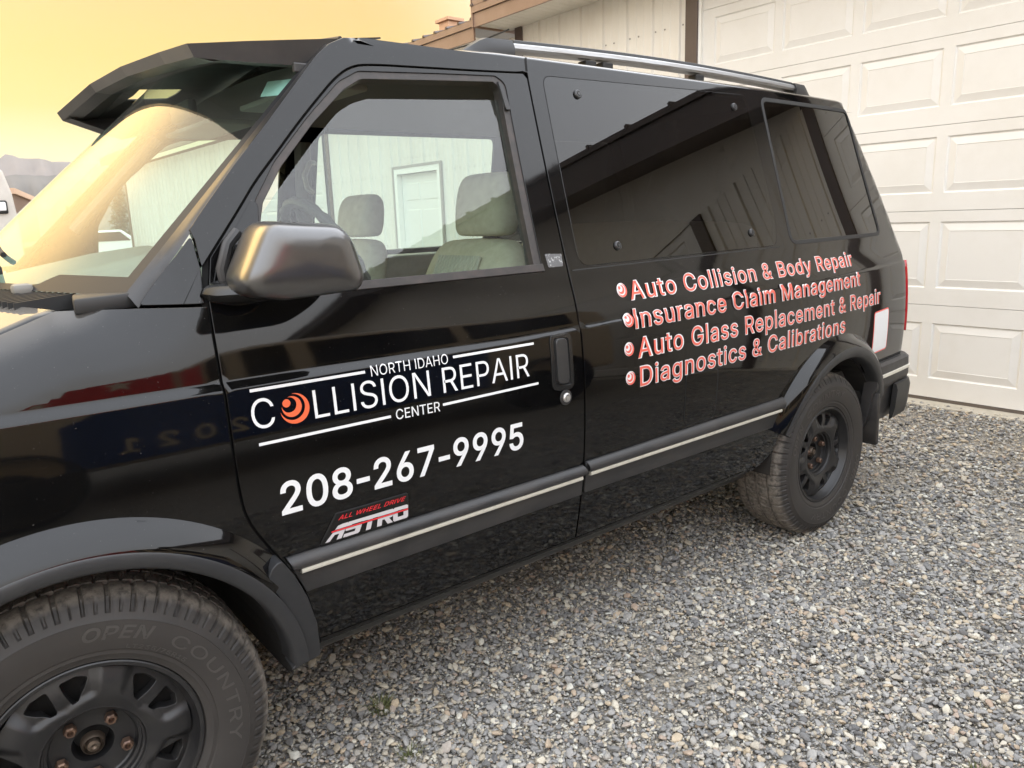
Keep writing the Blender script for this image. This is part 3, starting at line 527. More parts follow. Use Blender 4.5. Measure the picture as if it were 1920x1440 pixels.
# rocker pinch strip under the doors
V = []; F = []
for i in range(41):
    s_ = .495+(2.30-.495)*i/40
    for (t_, o_) in ((.405, -.004), (.396, -.010), (.372, -.030), (.350, -.06), (.345, -.14)):
        p = M(s_, .401); V.append((p[0], p[1]-o_, t_))
for i in range(40):
    for k in range(4): x = i*5+k; F.append((x, x+1, x+6, x+5))
rk = mesh('rocker', V, F, mat('rocker_black', (.012, .012, .012), .35), van, True); recalc(rk)
V = []; F = []
for i in range(41):
    s_ = .50+(2.25-.50)*i/40
    for (dt, o_) in ((.0, .0012), (.006, .0032), (.011, .0012)): V.append(Mo(s_, .404+dt, o_))
for i in range(40):
    for k in range(2): x = i*3+k; F.append((x, x+1, x+4, x+3))
recalc(mesh('sill_lip', V, F, PAINT, van, True))

# ---- wheel-arch flares
def flare(name, cx, cz, R0, rc, ri, a0, a1, tail=None, n=64, mirror=False):
    up = [(R0, .0005), (R0-.006, .006), (R0-.016, .016), (rc+.012, .043), (rc, .047)]
    low = [(rc, .047), (rc-.004, .050), (ri+.006, .047), (ri, .042), (ri-.002, .02), (ri-.004, -.02)]
    objs = []
    root = None
    for nm, sec, m_ in (('flare_band', up, PAINT), (name, low, FLAREP)):
        V = []; F = []; rows = []
        for i in range(n+1):
            a_ = a0+(a1-a0)*i/n
            if nm == 'flare_band' and a_ < 34 and cx < 1: continue
            a = R(a_); rows.append((math.cos(a), math.sin(a), 0))
        if tail and nm != 'flare_band':
            rows = [(1, 0, -tail*(1-k/6)) for k in range(6)] + rows if a0 < 5 else rows
        for (cx_, sn_, dz) in rows:
            for (r_, o_) in sec:
                f_ = 1.0
                P = Mo(cx+r_*cx_, cz+r_*sn_+dz, 0) ; nn = Mn(cx+r_*cx_, cz+r_*sn_+dz)
                nn = np.array([nn[0], nn[1], nn[2]*.3]); P = P+nn*o_
                V.append((P[0], 2*YC-P[1] if mirror else P[1], P[2]))
        k = len(sec)
        for i in range(len(rows)-1):
            for j in range(k-1): x = i*k+j; F.append((x, x+k, x+k+1, x+1))
        o = mesh(nm, V, F, m_, None, True); sharp(o, 50); objs.append(o)
    objs[1].parent = van; objs[1].matrix_parent_inverse = Matrix.Translation(-Vector(van.location)); objs[0].parent = objs[1]
    return objs[1]
flare('wheel_flare', 0, .356, .508, .452, .418, 6, 172)
flare('wheel_flare', 2.845, .356, .520, .468, .424, 24, 157)
# fender end behind the front wheel: broad dark plate that carries the flare down to the sill
panel('fender_end', [rounded([(.412, .392), (.422, .40), (.420, .45), (.408, .52), (.386, .60), (.362, .640), (.374, .668), (.392, .682), (.418, .640), (.448, .574), (.470, .495), (.480, .405)], [.005, .01, .02, .05, .05, .0, .0, .01, .03, .05, .05, .0])], FLAREP, van, off=.040, rim=.045, st=(.03, .02), bev=.003, ev=())
# wheel wells
def well(cx, parent, y0, y1, r=.421, a0=0, a1=180):
    V = []; F = []; n = 30
    for i in range(n+1):
        a = R(a0+(a1-a0)*i/n)
        V += [(cx+r*math.cos(a), y0, .356+r*math.sin(a)), (cx+r*math.cos(a), y1, .356+r*math.sin(a)), (cx, y1, .356), (cx+(r+.09)*math.cos(a), y0, .356+(r+.09)*math.sin(a))]
    for i in range(n): x = i*4; F += [(x, x+4, x+5, x+1), (x+1, x+5, x+6)] + ([(x, x+3, x+7, x+4)] if 24 < a0+(a1-a0)*(i+.5)/n < 156 else [])
    for sx in ((1, -1) if cx < 1 else (1,)):
        b = len(V); V += [(cx+sx*r, y0, .41), (cx+sx*r, y1, .41), (cx+sx*(r+.01), y1, .33), (cx+sx*(r+.01), y0+(.05 if y0 < 1 else -.05), .33)]; F.append((b, b+1, b+2, b+3))
    b = len(V); V += [(cx-r, y1, .356), (cx+r, y1, .356), (cx+r, y1, .29), (cx-r, y1, .29)]; F.append((b, b+1, b+2, b+3))
    mesh('wheel_well', V, F, UNDER, parent)
for cx_ in (0, 2.84):
    well(cx_, van, .004, .50); well(cx_, van, 2*YC-.004, 2*YC-.50)
# fuel door
fd = rounded([(1.824, .866), (2.000, .863), (1.994, .690), (1.822, .687)], [.012, .018, .03, .03], 4)
panel('fuel_door', [offset_poly(fd, -.003)], PAINT, van, off=.0016, rim=.003, st=(.05, .04))
panel('fuel_door_gap', [offset_poly(fd, .0020), offset_poly(fd, -.0035)], DARK, van, off=.0008, rim=0, st=(.05, .04))

# ---- door handle and lock
hd = rounded([(1.232, 1.072), (1.312, 1.066), (1.312, .908), (1.230, .912)], .022, 5)
hw_ = panel('handle_recess', [hd, offset_poly(hd, -.011)], mat('handle_black', (.016, .016, .016), .16), door, off=.0035, rim=.012, st=(.02, .02))
panel('handle_pocket', [offset_poly(hd, -.010)], DARK, door, off=.0010, rim=0, st=(.03, .03), ev=())
mb = MB(); V = []
hp = rounded([(1.249, 1.055), (1.286, 1.052), (1.286, .930), (1.249, .932)], .012, 4)
panel('door_handle', [hp], mat('handle_grip', (.030, .030, .030), .30), door, off=.011, rim=.012, st=(.012, .02), bev=.003)
lk = bolt(1.279, .885, door, .0125); lk.name = 'lock_cylinder'; lk.data.materials[0] = mat('lock_metal', (.55, .54, .52), .35, metal=.8)
panel('lock_trim', [circle((1.279, .885), .021), circle((1.279, .885), .0128)], TRIM, door, off=.003, rim=.006, st=(.02, .02))

# ---- lettering on the door
LW = WHITE_VINYL
dl = []
for a, b in (((.381, 1.0555), (.653, 1.0545)), ((.902, 1.0545), (1.172, 1.0545)), ((.385, .9385), (.708, .9385)), ((.858, .9400), (1.178, .9430))): dl.append(bar(a, b, .0065))
decal('lettering_rule', dl, LW, door, .0012, st=(.03, .02))
put_text('lettering', 'NORTH IDAHO', (.668, 1.0415), (.886, 1.0405), .0245, LW, door, bold=-.005)
put_text('lettering', 'C', (.377, .9725), (.427, .9715), .064, LW, door, bold=-.006)
put_text('lettering', 'LLISION REPAIR', (.518, .9700), (1.148, .9675), .064, LW, door, bold=-.006)
put_text('lettering', 'CENTER', (.722, .9280), (.849, .9255), .0245, LW, door, bold=.004)
decal('logo', swirl((.4740, 1.0015), .0335), ORANGE_VINYL, door, .0013)
put_text('lettering', '208-267-9995', (.419, .7700), (1.116, .7715), .0715, LW, door, bold=.030)
# ---- emblem
em = [(.503, .669), (.546, .7365), (.738, .7365), (.7405, .675), (.736, .667)]
eb = panel('emblem', [rounded(em, .004)], mat('emblem_black', (.005, .005, .005), .3), door, off=.004, rim=.005, st=(.04, .03), ev=())
RED_E = mat('emblem_red', (.75, .035, .045), .4); GREY_E = mat('emblem_grey', (.56, .54, .55), .35)
put_text('lettering', 'ALL WHEEL DRIVE', (.549, .7205), (.733, .7205), .0105, RED_E, eb, off=.0052, slant=.45, bold=.01, spacing=.05)
def sl(P, x0, w_, h=.0355, z0=.6735, k=.55):
    return [(x0+p[0]*w_+(p[1]*h*k if len(p) < 3 else 0), z0+p[1]*h) for p in P]
bw = .0435
let = [
 [(0, 0), (.26, 0), (.40, .38), (.66, .38), (.66, 0), (.95, 0), (.95, 1), (.62, 1), (.36, .94)],
 [(0, 0), (.90, 0), (.98, .08), (.98, .56), (.90, .60), (.32, .60), (.32, .76), (.98, .76), (.98, 1), (.06, 1), (0, .92), (0, .46), (.08, .40), (.64, .40), (.64, .22), (0, .22)],
 [(.34, 0), (.64, 0), (.64, .74), (.98, .74), (.98, 1), (0, 1), (0, .74), (.34, .74)],
 [(0, 0), (.30, 0), (.30, .40), (.44, .40), (.68, 0), (1.02, 0), (.74, .40), (.92, .42), (.98, .52), (.98, .92), (.90, 1), (0, 1), (0, .70), (.64, .70), (.64, .58), (0, .58)],
 [(.08, 0), (.90, 0), (.98, .08), (.98, .92), (.90, 1), (.10, 1), (0, .92), (0, .08)]]
hol = [(.30, .26), (.68, .26), (.68, .74), (.30, .74)]
gr = []
for i, P in enumerate(let):
    x0 = .5135+i*.0452; k = .55-.55*i/4.2; g = [sl(P, x0, bw, k=k)]
    if i == 4: g.append(sl(hol, x0, bw, k=k))
    gr.append(g)
decal('emblem_letters', gr, GREY_E, eb, .0056, st=(.02, .02))
decal('emblem_line', [bar((.531, .6965), (.737, .6965), .0055)], mat('emblem_black2', (.012, .012, .012), .4), eb, .0061)
decal('emblem_stripe', [bar((.530, .6965), (.737, .6965), .0036)], RED_E, eb, .0066)

# ---- lettering on the rear body: coral letters with a white outline
def service(text, p0, p1, h, b0, o1=.0012, o2=.0022):
    put_text('lettering_outline', text, p0, p1, h, LW, van, off=o1, spacing=.065, bold=.047)
    put_text('lettering', text, p0, p1, h, CORAL_VINYL, van, off=o2, spacing=.065, bold=.004)
    r = .0215
    decal('bullet_disc', [[circle(b0, r, 28)]], LW, van, o1); decal('bullet', swirl((b0[0]+.001, b0[1]-.001), r*.93), CORAL_VINYL, van, o2)
service('Auto Collision & Body Repair', (1.588, 1.1345), (2.990, 1.1490), .0545, (1.556, 1.166))
service('Insurance Claim Management', (1.584, 1.0480), (3.020, 1.0635), .0570, (1.556, 1.076), .0030, .0055)
service('Auto Glass Replacement & Repair', (1.590, .9555), (3.230, .9690), .0610, (1.551, .988))
service('Diagnostics & Calibrations', (1.596, .8650), (2.882, .8810), .0610, (1.553, .898))
# blank white sticker with a red border (the square code on it is left out)
qs = rounded([(3.168, .932), (3.333, .940), (3.333, .748), (3.166, .742)], .018, 4)
panel('sticker', [qs], mat('sticker_red', (.75, .10, .08), .4), van, off=.0010, rim=0, st=(.03, .03), ev=())
panel('sticker_face', [offset_poly(qs, -.006)], LW, van, off=.0016, rim=0, st=(.03, .03), ev=())

# ---- far side of the van (mirrored), with see-through windows
FW = rounded([(.49, 1.262), (.50, 1.42), (.58, 1.56), (.77, 1.725), (.83, 1.745), (1.225, 1.768), (1.245, 1.75), (1.235, 1.262)], [.01, .05, .05, .08, .05, .02, .02, .01], 4)
FW2 = rounded([(1.42, 1.795), (2.42, 1.805), (2.45, 1.36), (2.42, 1.262), (1.41, 1.255)], .04, 4)
far_out = [(.42, .403), (2.36, .412)] + arch(2.84, .356, .425, 166, 46) + [(send(t), t) for t in rear_t] + [(2.4, 2.62), (1.2, 2.62), (.86, 2.62), (.86, 2.0), (.86, 1.88), (.82, 1.85), (.78, 1.834)] + MOLD[::-1] + [(.07, 1.246)] + [(s_, hood_t(s_)-.001) for s_ in (-.15, -.35, -.70)] + [(-.74, .62), (-.56, .60)] + arch(0, .356, .425, 150, 0, 20)
panel('body_panel', [far_out, FW, FW2, W3], PAINT, van, st=(.07, .05), mirror=True, ev=LEDGE+(1.84, 1.86, 1.88, 1.9, 1.92, 1.95))
panel('door_window', [offset_poly(FW, .008)], GLASS_M, van, off=-.012, rim=0, st=(.1, .08), mirror=True)
panel('side_window', [offset_poly(FW2, .008)], GLASS_M, van, off=-.012, rim=0, st=(.1, .08), mirror=True)
panel('quarter_window', [offset_poly(W3, -.004)], GLASS_D, van, off=-.006, rim=0, st=(.1, .08), mirror=True)
# ---- windshield
def wedge(z):  # near edge of the glass
    return .231+.986*(z-1.30), .10+.234*(z-1.30)
def wsurf(u, z):  # u -1 (near) .. 1 (far)
    xe, ye = wedge(z); hw = YC-ye; bow = .245-.05*(z-1.27)/.5
    return np.array([xe-bow*(1-u*u)*(1-.18*u*u), YC+u*hw, z+.012*(1-u*u)])
V = []; F = []; nu, nz_ = 44, 22; Z0, Z1 = 1.268, 1.815
for j in range(nz_+1):
    z = Z0+(Z1-Z0)*j/nz_
    for i in range(nu+1): V.append(wsurf(-1+2*i/nu, z))
for j in range(nz_):
    for i in range(nu): a = j*(nu+1)+i; F.append((a, a+nu+1, a+nu+2, a+1))
ws = mesh('windshield', V, F, GLASS_W, van, True); recalc(ws)
# black ceramic border and mouldings
def band(name, fa, fb, n, m_, parent, th=.0):
    V = []; F = []
    for i in range(n+1): V += [fa(i/n), fb(i/n)]
    for i in range(n): F.append((2*i, 2*i+2, 2*i+3, 2*i+1))
    o = mesh(name, V, F, m_, parent, True); return recalc(o)
BORDER = mat('glass_border', (.014, .014, .015), .45, spec=.35)
def fr_off(p): return p+np.array([-.003, 0, .002])
band('glass_border', lambda t: fr_off(wsurf(-1, Z0+(Z1-Z0)*t)), lambda t: fr_off(wsurf(-1+.035-.02*t, Z0+(Z1-Z0)*t)), 20, BORDER, ws)
band('glass_border', lambda t: fr_off(wsurf(1, Z0+(Z1-Z0)*t)), lambda t: fr_off(wsurf(1-.035, Z0+(Z1-Z0)*t)), 20, BORDER, ws)
def low_edge(t):
    u = -1+2*t; h = .030 if u < -.72 else (.030-.022*min(1, (u+.72)/.05)); h = h if u < 0 else .012
    return fr_off(wsurf(u, Z0+h))
band('glass_border', lambda t: fr_off(wsurf(-1+2*t, Z0-.004)), low_edge, 80, BORDER, ws)
mo = spline(MOLD, 4)
def mo_at(t):
    x = t*(len(mo)-1); i = min(int(x), len(mo)-2); f_ = x-i
    return np.array(mo[i])*(1-f_)+np.array(mo[i+1])*f_
for mir in (False, True):
    V = []; F = []
    for i in range(41):
        t = i/40; q = mo_at(t); a = Mo(q[0]+.004, q[1]-.002, -.004); b = wsurf(-1, Z0+(Z1-Z0)*t)
        c_ = a*.45+b*.55+np.array([-.004, -.004, .004])
        d_ = a*.8+b*.2+np.array([-.003, -.004, .003])
        for p in (a, d_, c_, b+np.array([-.004, 0, .002]), b+np.array([.004, .006, 0])): V.append((p[0], 2*YC-p[1] if mir else p[1], p[2]))
    for i in range(40):
        for k in range(4): x = i*5+k; F.append((x, x+5, x+6, x+1))
    o = mesh('windshield_moulding', V, F, mat('moulding_black', (.02, .019, .019), .38, noise=(14, (.05, .045, .042), .45, .8)), van, True); recalc(o); sharp(o, 40)
# inspection sticker inside the glass
def wpt(x_, z, d=.0):
    # point of the windshield at height z with y chosen so that x matches
    us = np.linspace(-1, 0, 200); P = [wsurf(u, z) for u in us]; i = int(np.argmin([abs(p[0]-x_) for p in P])); return P[i]+np.array([.012, 0, -.006])
V = [wpt(.585, 1.703), wpt(.622, 1.702), wpt(.659, 1.744), wpt(.620, 1.744)]
mesh('window_sticker', V, [(0, 1, 2, 3)], mat('sticker_pale', (.62, .80, .72), .6), ws)
# ---- hood
def hood_rear(u): return .080-.235*(1-u*u)*(1-.18*u*u)
V = []; F = []; nx, ny = 26, 40
for i in range(nx+1):
    for j in range(ny+1):
        u = -1+2*j/ny; xr_ = hood_rear(u); x = xr_+(-.74-xr_)*i/nx; xe_ = .080+(-.74-.080)*i/nx
        y0 = M(xe_, hood_t(min(xe_, .07))-.001)[1]+.006; y = YC+u*(YC-y0)
        z = 1.2455-.36*(xr_-x)+.024*(1-u*u)+.012*max(0, 1-abs(abs(u)-.60)/.22)*min(1, i/6); V.append((x, y, z))
for i in range(nx):
    for j in range(ny): a = i*(ny+1)+j; F.append((a, a+1, a+ny+2, a+ny+1))
hd_ = recalc(mesh('hood', V, F, PAINT, van, True)); sm_ = hd_.modifiers.new('thickness', 'SOLIDIFY'); sm_.thickness = .012; sm_.offset = -1
# nose (outside the picture): plain front panel and bumper
mb = MB(); mb.box((-.80, .12, .60), (-.70, 1.77, .95), .03); mb.build('front_panel', PAINT, van, True)
mb = MB(); mb.box((-.90, .04, .40), (-.70, 1.85, .62), .04); mb.build('front_bumper', TRIM, van, True)
# ---- cowl: louvred grille between hood and glass
ck = MB(); CZ = 1.236
V = []; F = []
for i in range(41):
    u = -1+2*i/40; p = wsurf(u, Z0); V += [(hood_rear(u)-.03, p[1], CZ-.03+.024*(1-u*u)), (p[0]+.01, p[1], Z0-.03)]
for i in range(40): F.append((2*i, 2*i+1, 2*i+3, 2*i+2))
COWLP = mat('cowl_plastic', (.020, .020, .020), .5)
cowl = mesh('cowl_grille', V, F, DARK, van)
sm = MB()
for i in range(74):
    u = -.82+1.64*i/73; p = wsurf(u, Z0); x1 = p[0]+.004; x0 = hood_rear(u)+.004; z1 = Z0-.002+.010*(1-u*u); z0 = 1.252+.024*(1-u*u)
    w_ = .0036
    sm.add([(x0, p[1]-w_-.022, z0-.03), (x0, p[1]+w_-.022, z0-.03), (x0, p[1]+w_-.022, z0), (x0, p[1]-w_-.022, z0), (x1, p[1]-w_, z1-.03), (x1, p[1]+w_, z1-.03), (x1, p[1]+w_, z1), (x1, p[1]-w_, z1)], [(0, 1, 2, 3), (4, 7, 6, 5), (3, 2, 6, 7), (0, 3, 7, 4), (1, 5, 6, 2)])
recalc(sm.build('louvre', COWLP, cowl))
mb = MB(); mb.box((.100, .085, 1.236), (.235, .225, 1.268), .006)
for k in range(len(mb.V)):
    v = mb.V[k]; f_ = (v[0]-.100)/.135; mb.V[k] = (v[0]+(.02 if v[1] > .15 else 0), v[1], v[2]+.006*f_)
ce = mb.build('cowl_end', COWLP, van, True)
mb = MB(); mb.lathe([(.0, .0065), (.003, .006), (.003, .0005)], (.205, .115, 1.2745), 14, 'Z'); mb.build('screw', mat('screw_metal', (.4, .4, .4), .3, metal=.9), ce, True)
# wiper: arm and blade near the middle of the glass
wp = MB()
a = wsurf(-.42, Z0+.02)+np.array([-.03, 0, .02]); 
wp.tube([a+np.array([-.06, -.02, -.02]), a, wsurf(-.30, Z0+.050)+np.array([-.02, 0, .02]), wsurf(-.02, Z0+.085)+np.array([-.02, 0, .02])], [.012, .011, .007, .005], 8)
wip = wp.build('wiper', RUBBER, van, True)
wb = MB(); wb.tube([wsurf(-.40+.05*i, Z0+.060+.006*i)+np.array([-.010, 0, .010]) for i in range(11)], .007, 6); wb.build('wiper_blade', RUBBER, wip, True)
mb = MB(); mb.box((.035, .37, 1.262), (.075, .42, 1.288), .008); mb.build('wiper_joint', mat('joint_grey', (.20, .19, .17), .5), wip, True)
# radio aerial across the glass
al = MB(); al.tube([(.02, .42, 1.27), (.00, .80, 1.62)], .0022, 6)
# ---- sun visor over the windshield
TOPR = [(.418, .230, 1.790), (.446, .54, 1.829), (.452, .945, 1.862), (.450, 1.35, 1.874), (.395, 1.66, 1.818)]
def vis_edge(dx, dz, y0=0): return [(p[0]+dx, p[1], p[2]+dz) for p in TOPR]
def refine(P, n=6):
    out = []
    for i in range(len(P)-1):
        for j in range(n): u = j/n; out.append(tuple(np.array(P[i])*(1-u)+np.array(P[i+1])*u))
    return out+[P[-1]]
_ct = [cross(1.84+.78*i/200) for i in range(201)]
def roofz(y, s=.9):
    yy = min(y, 2*YC-y); z = float(np.interp(yy, [c[0] for c in _ct], [c[1] for c in _ct])); return z-.026*min(1, max(0, (1.25-s)/.35))*min(1, max(0, (z-1.84)/.02))
rid = refine(TOPR, 5)
EDGE = [((.418, .230, 1.790), (.432, .233, 1.764)), ((.55, .222, 1.808), (.56, .228, 1.765)), ((.69, .212, 1.825), (.690, .222, 1.768)), ((.76, .206, 1.832), (.735, .216, 1.782)), ((.87, .212, 1.836), (.82, .215, 1.812))]
def vis_rows():
    rows = [[], [], [], [], [], [], []]
    for (x, y, z) in rid:
        u = (y-YC)/(YC-.230); au = min(1, abs(u)); k = 1-au**1.7; sg = 1 if y < YC else -1
        for ri, (f_, ex, ey, ez) in enumerate(((1.0, .88, .194, 1.848), (.55, .69, .212, 1.825), (.27, .55, .222, 1.808))):
            zc = (1.0-f_)*1.868+f_*(roofz(YC, .9)+.003); xx = x+(ex-.418)*(1 if f_ < 1 else 1)*((.90-x)/(.88-.418) if f_ == 1 else 1)
            rows[ri].append((xx if f_ < 1 else .885, YC+u*(YC-ey), max(ez+(zc-ez)*k, (roofz(YC+u*(YC-ey), .88)+.003) if f_ == 1 else 0)))
        rows[3].append((x, y, z)); rows[4].append((x+.014, y+.003*sg, z-.026)); rows[5].append((x+.060, y+.01*sg, z-.030)); rows[6].append((x+.15, y+.012*sg, z-.004))
    return rows
vr = vis_rows(); V = []; F = []; n = len(rid)
for r_ in vr: V += r_
for a in range(len(vr)-1):
    for i in range(n-1):
        ym = (rid[i][1]+rid[i+1][1])/2; yn = min(ym, 2*YC-ym)
        if a == 1 and ym > YC and .47 < yn < .63: continue      # opening added so a bright patch of sky shows through
        x = a*n+i; F.append((x, x+n, x+n+1, x+1))
VISM = mat('visor_plastic', (.030, .028, .027), .40, noise=(6, (.055, .048, .042), .4, .8), bump=(60, .05, .002))
visor = mesh('sun_visor', V, F, VISM, van); recalc(visor)
mdv = visor.modifiers.new('thickness', 'SOLIDIFY'); mdv.thickness = .004; mdv.offset = -1
# side wings of the visor, running back to the roof along the pillars
for mir in (False, True):
    V = []; F = []
    S = list(EDGE)
    if mir: S = [((.395, .230, 1.818), (.409, .233, 1.792)), ((.53, .222, 1.826), (.53, .228, 1.752)), ((.69, .212, 1.825), (.60, .222, 1.735)), ((.76, .206, 1.832), (.70, .216, 1.76)), ((.87, .212, 1.836), (.82, .215, 1.812))]
    for a, b in S:
        i_ = (b[0]+.02, b[1]+.045, b[2]+.004)
        for p in (a, b, i_): V.append((p[0], 2*YC-p[1] if mir else p[1], p[2]))
    for i in range(len(S)-1):
        for k in range(2): x = i*3+k; F.append((x, x+3, x+4, x+1))
    o = mesh('visor_wing', V, F, VISM, visor); recalc(o)
    sm_ = o.modifiers.new('thickness', 'SOLIDIFY'); sm_.thickness = .004; sm_.offset = 0
mb = MB(); mb.box((.655, .212, 1.748), (.70, .226, 1.772), .004); mb.build('visor_bracket', VISM, visor)
# low deflector lip on the roof
mb = MB(); mb.tube([(.86, .36+i*.117, 1.873+.048*math.sin(PI*i/10)) for i in range(11)], .0065, 8); mb.build('roof_lip', TRIM, van, True)
# ---- roof rails: bright bar with a dark cap, black end feet
def rail(y):
    z = .012
    rb = MB(); n = 20; x0, x1 = 1.395, 2.98
    sec = [(-.022, -.016), (-.026, -.008), (-.023, .003), (-.016, .008), (.016, .008), (.022, .002), (.022, -.016)]
    V = []; F = []
    def zc(x): return 1.900+.022*math.sin(PI*min(1, max(0, (x-1.2)/1.95)))-.004
    for i in range(n+1):
        x = x0+(x1-x0)*i/n
        for (a, b) in sec: V.append((x, y+a, zc(x)+b))
    k = len(sec)
    for i in range(n):
        for j in range(k): F.append((i*k+j, (i+1)*k+j, (i+1)*k+(j+1) % k, i*k+(j+1) % k))
    o = mesh('roof_rail', V, F, mat('rail_metal', (.34, .34, .34), .36, metal=.8, noise=(18, (.22, .20, .18), .42, .75, (.3, 1, 6))), van, True); recalc(o); sharp(o, 30)
    cp = MB()
    for i in range(n): pass
    cp.tube([(x0+.03+(x1-x0-.03)*i/n, y+.004, zc(x0+(x1-x0)*i/n)+.012) for i in range(n+1)], .0115, 8); cp.build('rail_cap', RUBBER, o, True)
    for (xa, xb, sgn) in ((1.21, 1.405, 1), (3.12, 2.97, -1)):
        V = []; F = []; m_ = 8
        for i in range(m_+1):
            u = i/m_; x = xa+(xb-xa)*u; h = min(1, u/.5); zt = zc(x)+.018-.052*(1-h)**1.3; wdt = .018+.014*h
            zb = zc(x)-.055+(.014*max(0, (u-.55)/.45))
            for (a, b) in ((-wdt, zb), (-wdt-.004, (zt+zb)/2), (-wdt*.75, zt-.004), (0, zt), (wdt*.75, zt-.004), (wdt, zb)): V.append((x, y+a, b))
        for i in range(m_):
            for j in range(5): F.append((i*6+j, (i+1)*6+j, (i+1)*6+j+1, i*6+j+1))
        F += [tuple(range(6)), tuple(m_*6+j for j in range(6))]
        e = mesh('rail_foot', V, F, mat('foot_plastic', (.02, .02, .021), .4), o, True); recalc(e); sharp(e, 35)
    ft = MB()
    for x in (1.72, 1.80, 2.3): ft.box((x, y-.02, zc(x)-.06), (x+.05, y+.02, zc(x)-.02), .004)
    ft.build('rail_support', RUBBER, o)
rail(.325); rail(2*YC-.325)
# rail base strip on the roof
# ---- side mirror (driver's side)
def mirror_shell():
    # sections along y (outboard): outline in x,z of a rounded trapezoid
    secs = []
    V = []; F = []; n = 40
    Y = [.010, -.02, -.06, -.11, -.16, -.195, -.215, -.226, -.229]
    K = [.92, .97, 1.0, 1.0, .985, .94, .84, .62, .2]
    for y, k in zip(Y, K):
        f_ = (-y)/.229
        P = [(.362+.012*f_, 1.262), (.350+.010*f_, 1.292), (.405+.01*f_, 1.396), (.43, 1.4045), (.578, 1.394), (.604, 1.368), (.628, 1.285), (.618, 1.256), (.45, 1.249)]
        P = rounded(P, [.02, .02, .03, .02, .035, .03, .02, .02, .03], 5)
        # resample to n points by length
        Q = np.array(P+[P[0]]); d = np.r_[0, np.cumsum(np.linalg.norm(np.diff(Q, axis=0), axis=1))]; t = np.linspace(0, d[-1], n, endpoint=False)
        X = np.interp(t, d, Q[:, 0]); Z = np.interp(t, d, Q[:, 1]); cx, cz = .49, 1.328
        sx = 1.0 if y > -.19 else 1.0
        for i in range(n): V.append((cx+(X[i]-cx)*k+.006-.050*f_, y, cz+(Z[i]-cz)*k))
    for a in range(len(Y)-1):
        for i in range(n): F.append((a*n+i, a*n+(i+1) % n, (a+1)*n+(i+1) % n, (a+1)*n+i))
    F.append(tuple((len(Y)-1)*n+i for i in range(n))[::-1]); F.append(tuple(range(n)))
    return V, F
V, F = mirror_shell()
MIRP = mat('mirror_plastic', (.024, .023, .023), .30, spec=.8, noise=(11, (.04, .038, .036), .4, .8, (1, 1, 1), .38), coat=.7)
MIRP.node_tree.nodes['Principled BSDF'].inputs['Coat IOR'].default_value = 1.7; MIRP.node_tree.nodes['Principled BSDF'].inputs['Coat Roughness'].default_value = .16
mir = mesh('side_mirror', V, F, MIRP, door, True); recalc(mir)
ss = mir.modifiers.new('smooth', 'SUBSURF'); ss.levels = 1; ss.render_levels = 2
mb = MB(); 
mb.tube([(.40, .03, 1.262), (.405, -.01, 1.258), (.42, -.05, 1.262)], [.055, .05, .035], 16)
for k in range(len(mb.V)): v = mb.V[k]; mb.V[k] = (v[0]*1.0+(v[0]-.41)*.35, v[1], 1.262+(v[2]-1.262)*.55)
mb.build('mirror_foot', mat('foot_black', (.012, .012, .012), .15), mir, True)
mb = MB(); mb.tube([(.372, .018, 1.275), (.366, .014, 1.31), (.385, .016, 1.36), (.41, .02, 1.385)], .012, 10); mb.build('mirror_hinge', TRIM, mir, True)
V = [(.56, -.18, 1.29), (.59, -.02, 1.29), (.57, -.02, 1.37), (.54, -.18, 1.37)]
mesh('mirror_glass', V, [(0, 1, 2, 3)], mat('mirror_silver', (.8, .8, .8), .02, metal=1), mir)
# ---- rear: tail lamp, bumper, mud flap, tailgate
TL = mat('lamp_red', (.42, .012, .018), .12, coat=.6)
def rear_panel(name, a0, a1, t0, t1, m_, off, parent, st=(.012, .03)):
    P = []
    return panel(name, [[(xrear(t0)-RR+RR*a0, t0), (xrear(t0)-RR+RR*a1, t0), (xrear(t1)-RR+RR*a1, t1), (xrear(t1)-RR+RR*a0, t1)]], m_, parent, off=off, rim=.012, st=st, ev=())
rear_panel('tail_lamp', .62, 1.5, .80, 1.13, TL, .010, van)
V = []; F = []; zs = [.66, .9, 1.15, 1.3, 1.5, 1.7, 1.84]
for z in zs:
    x = xrear(z); y = M(xrear(z)-RR+RR*1.5, z)[1]-.01; V += [(x-.002, y, z), (x+.015, YC, z), (x-.002, 2*YC-y, z)]
for i in range(len(zs)-1):
    for k in range(2): a = i*3+k; F.append((a, a+1, a+4, a+3))
x = xrear(1.84); i0 = len(V); V += [(xrear(1.93)-.002, YC-.5, 1.928), (xrear(1.942)-.002, YC, 1.940), (xrear(1.93)-.002, YC+.5, 1.928)]
F += [(i0-3, i0-2, i0+1, i0), (i0-2, i0-1, i0+2, i0+1)]
recalc(mesh('tailgate', V, F, PAINT, van))
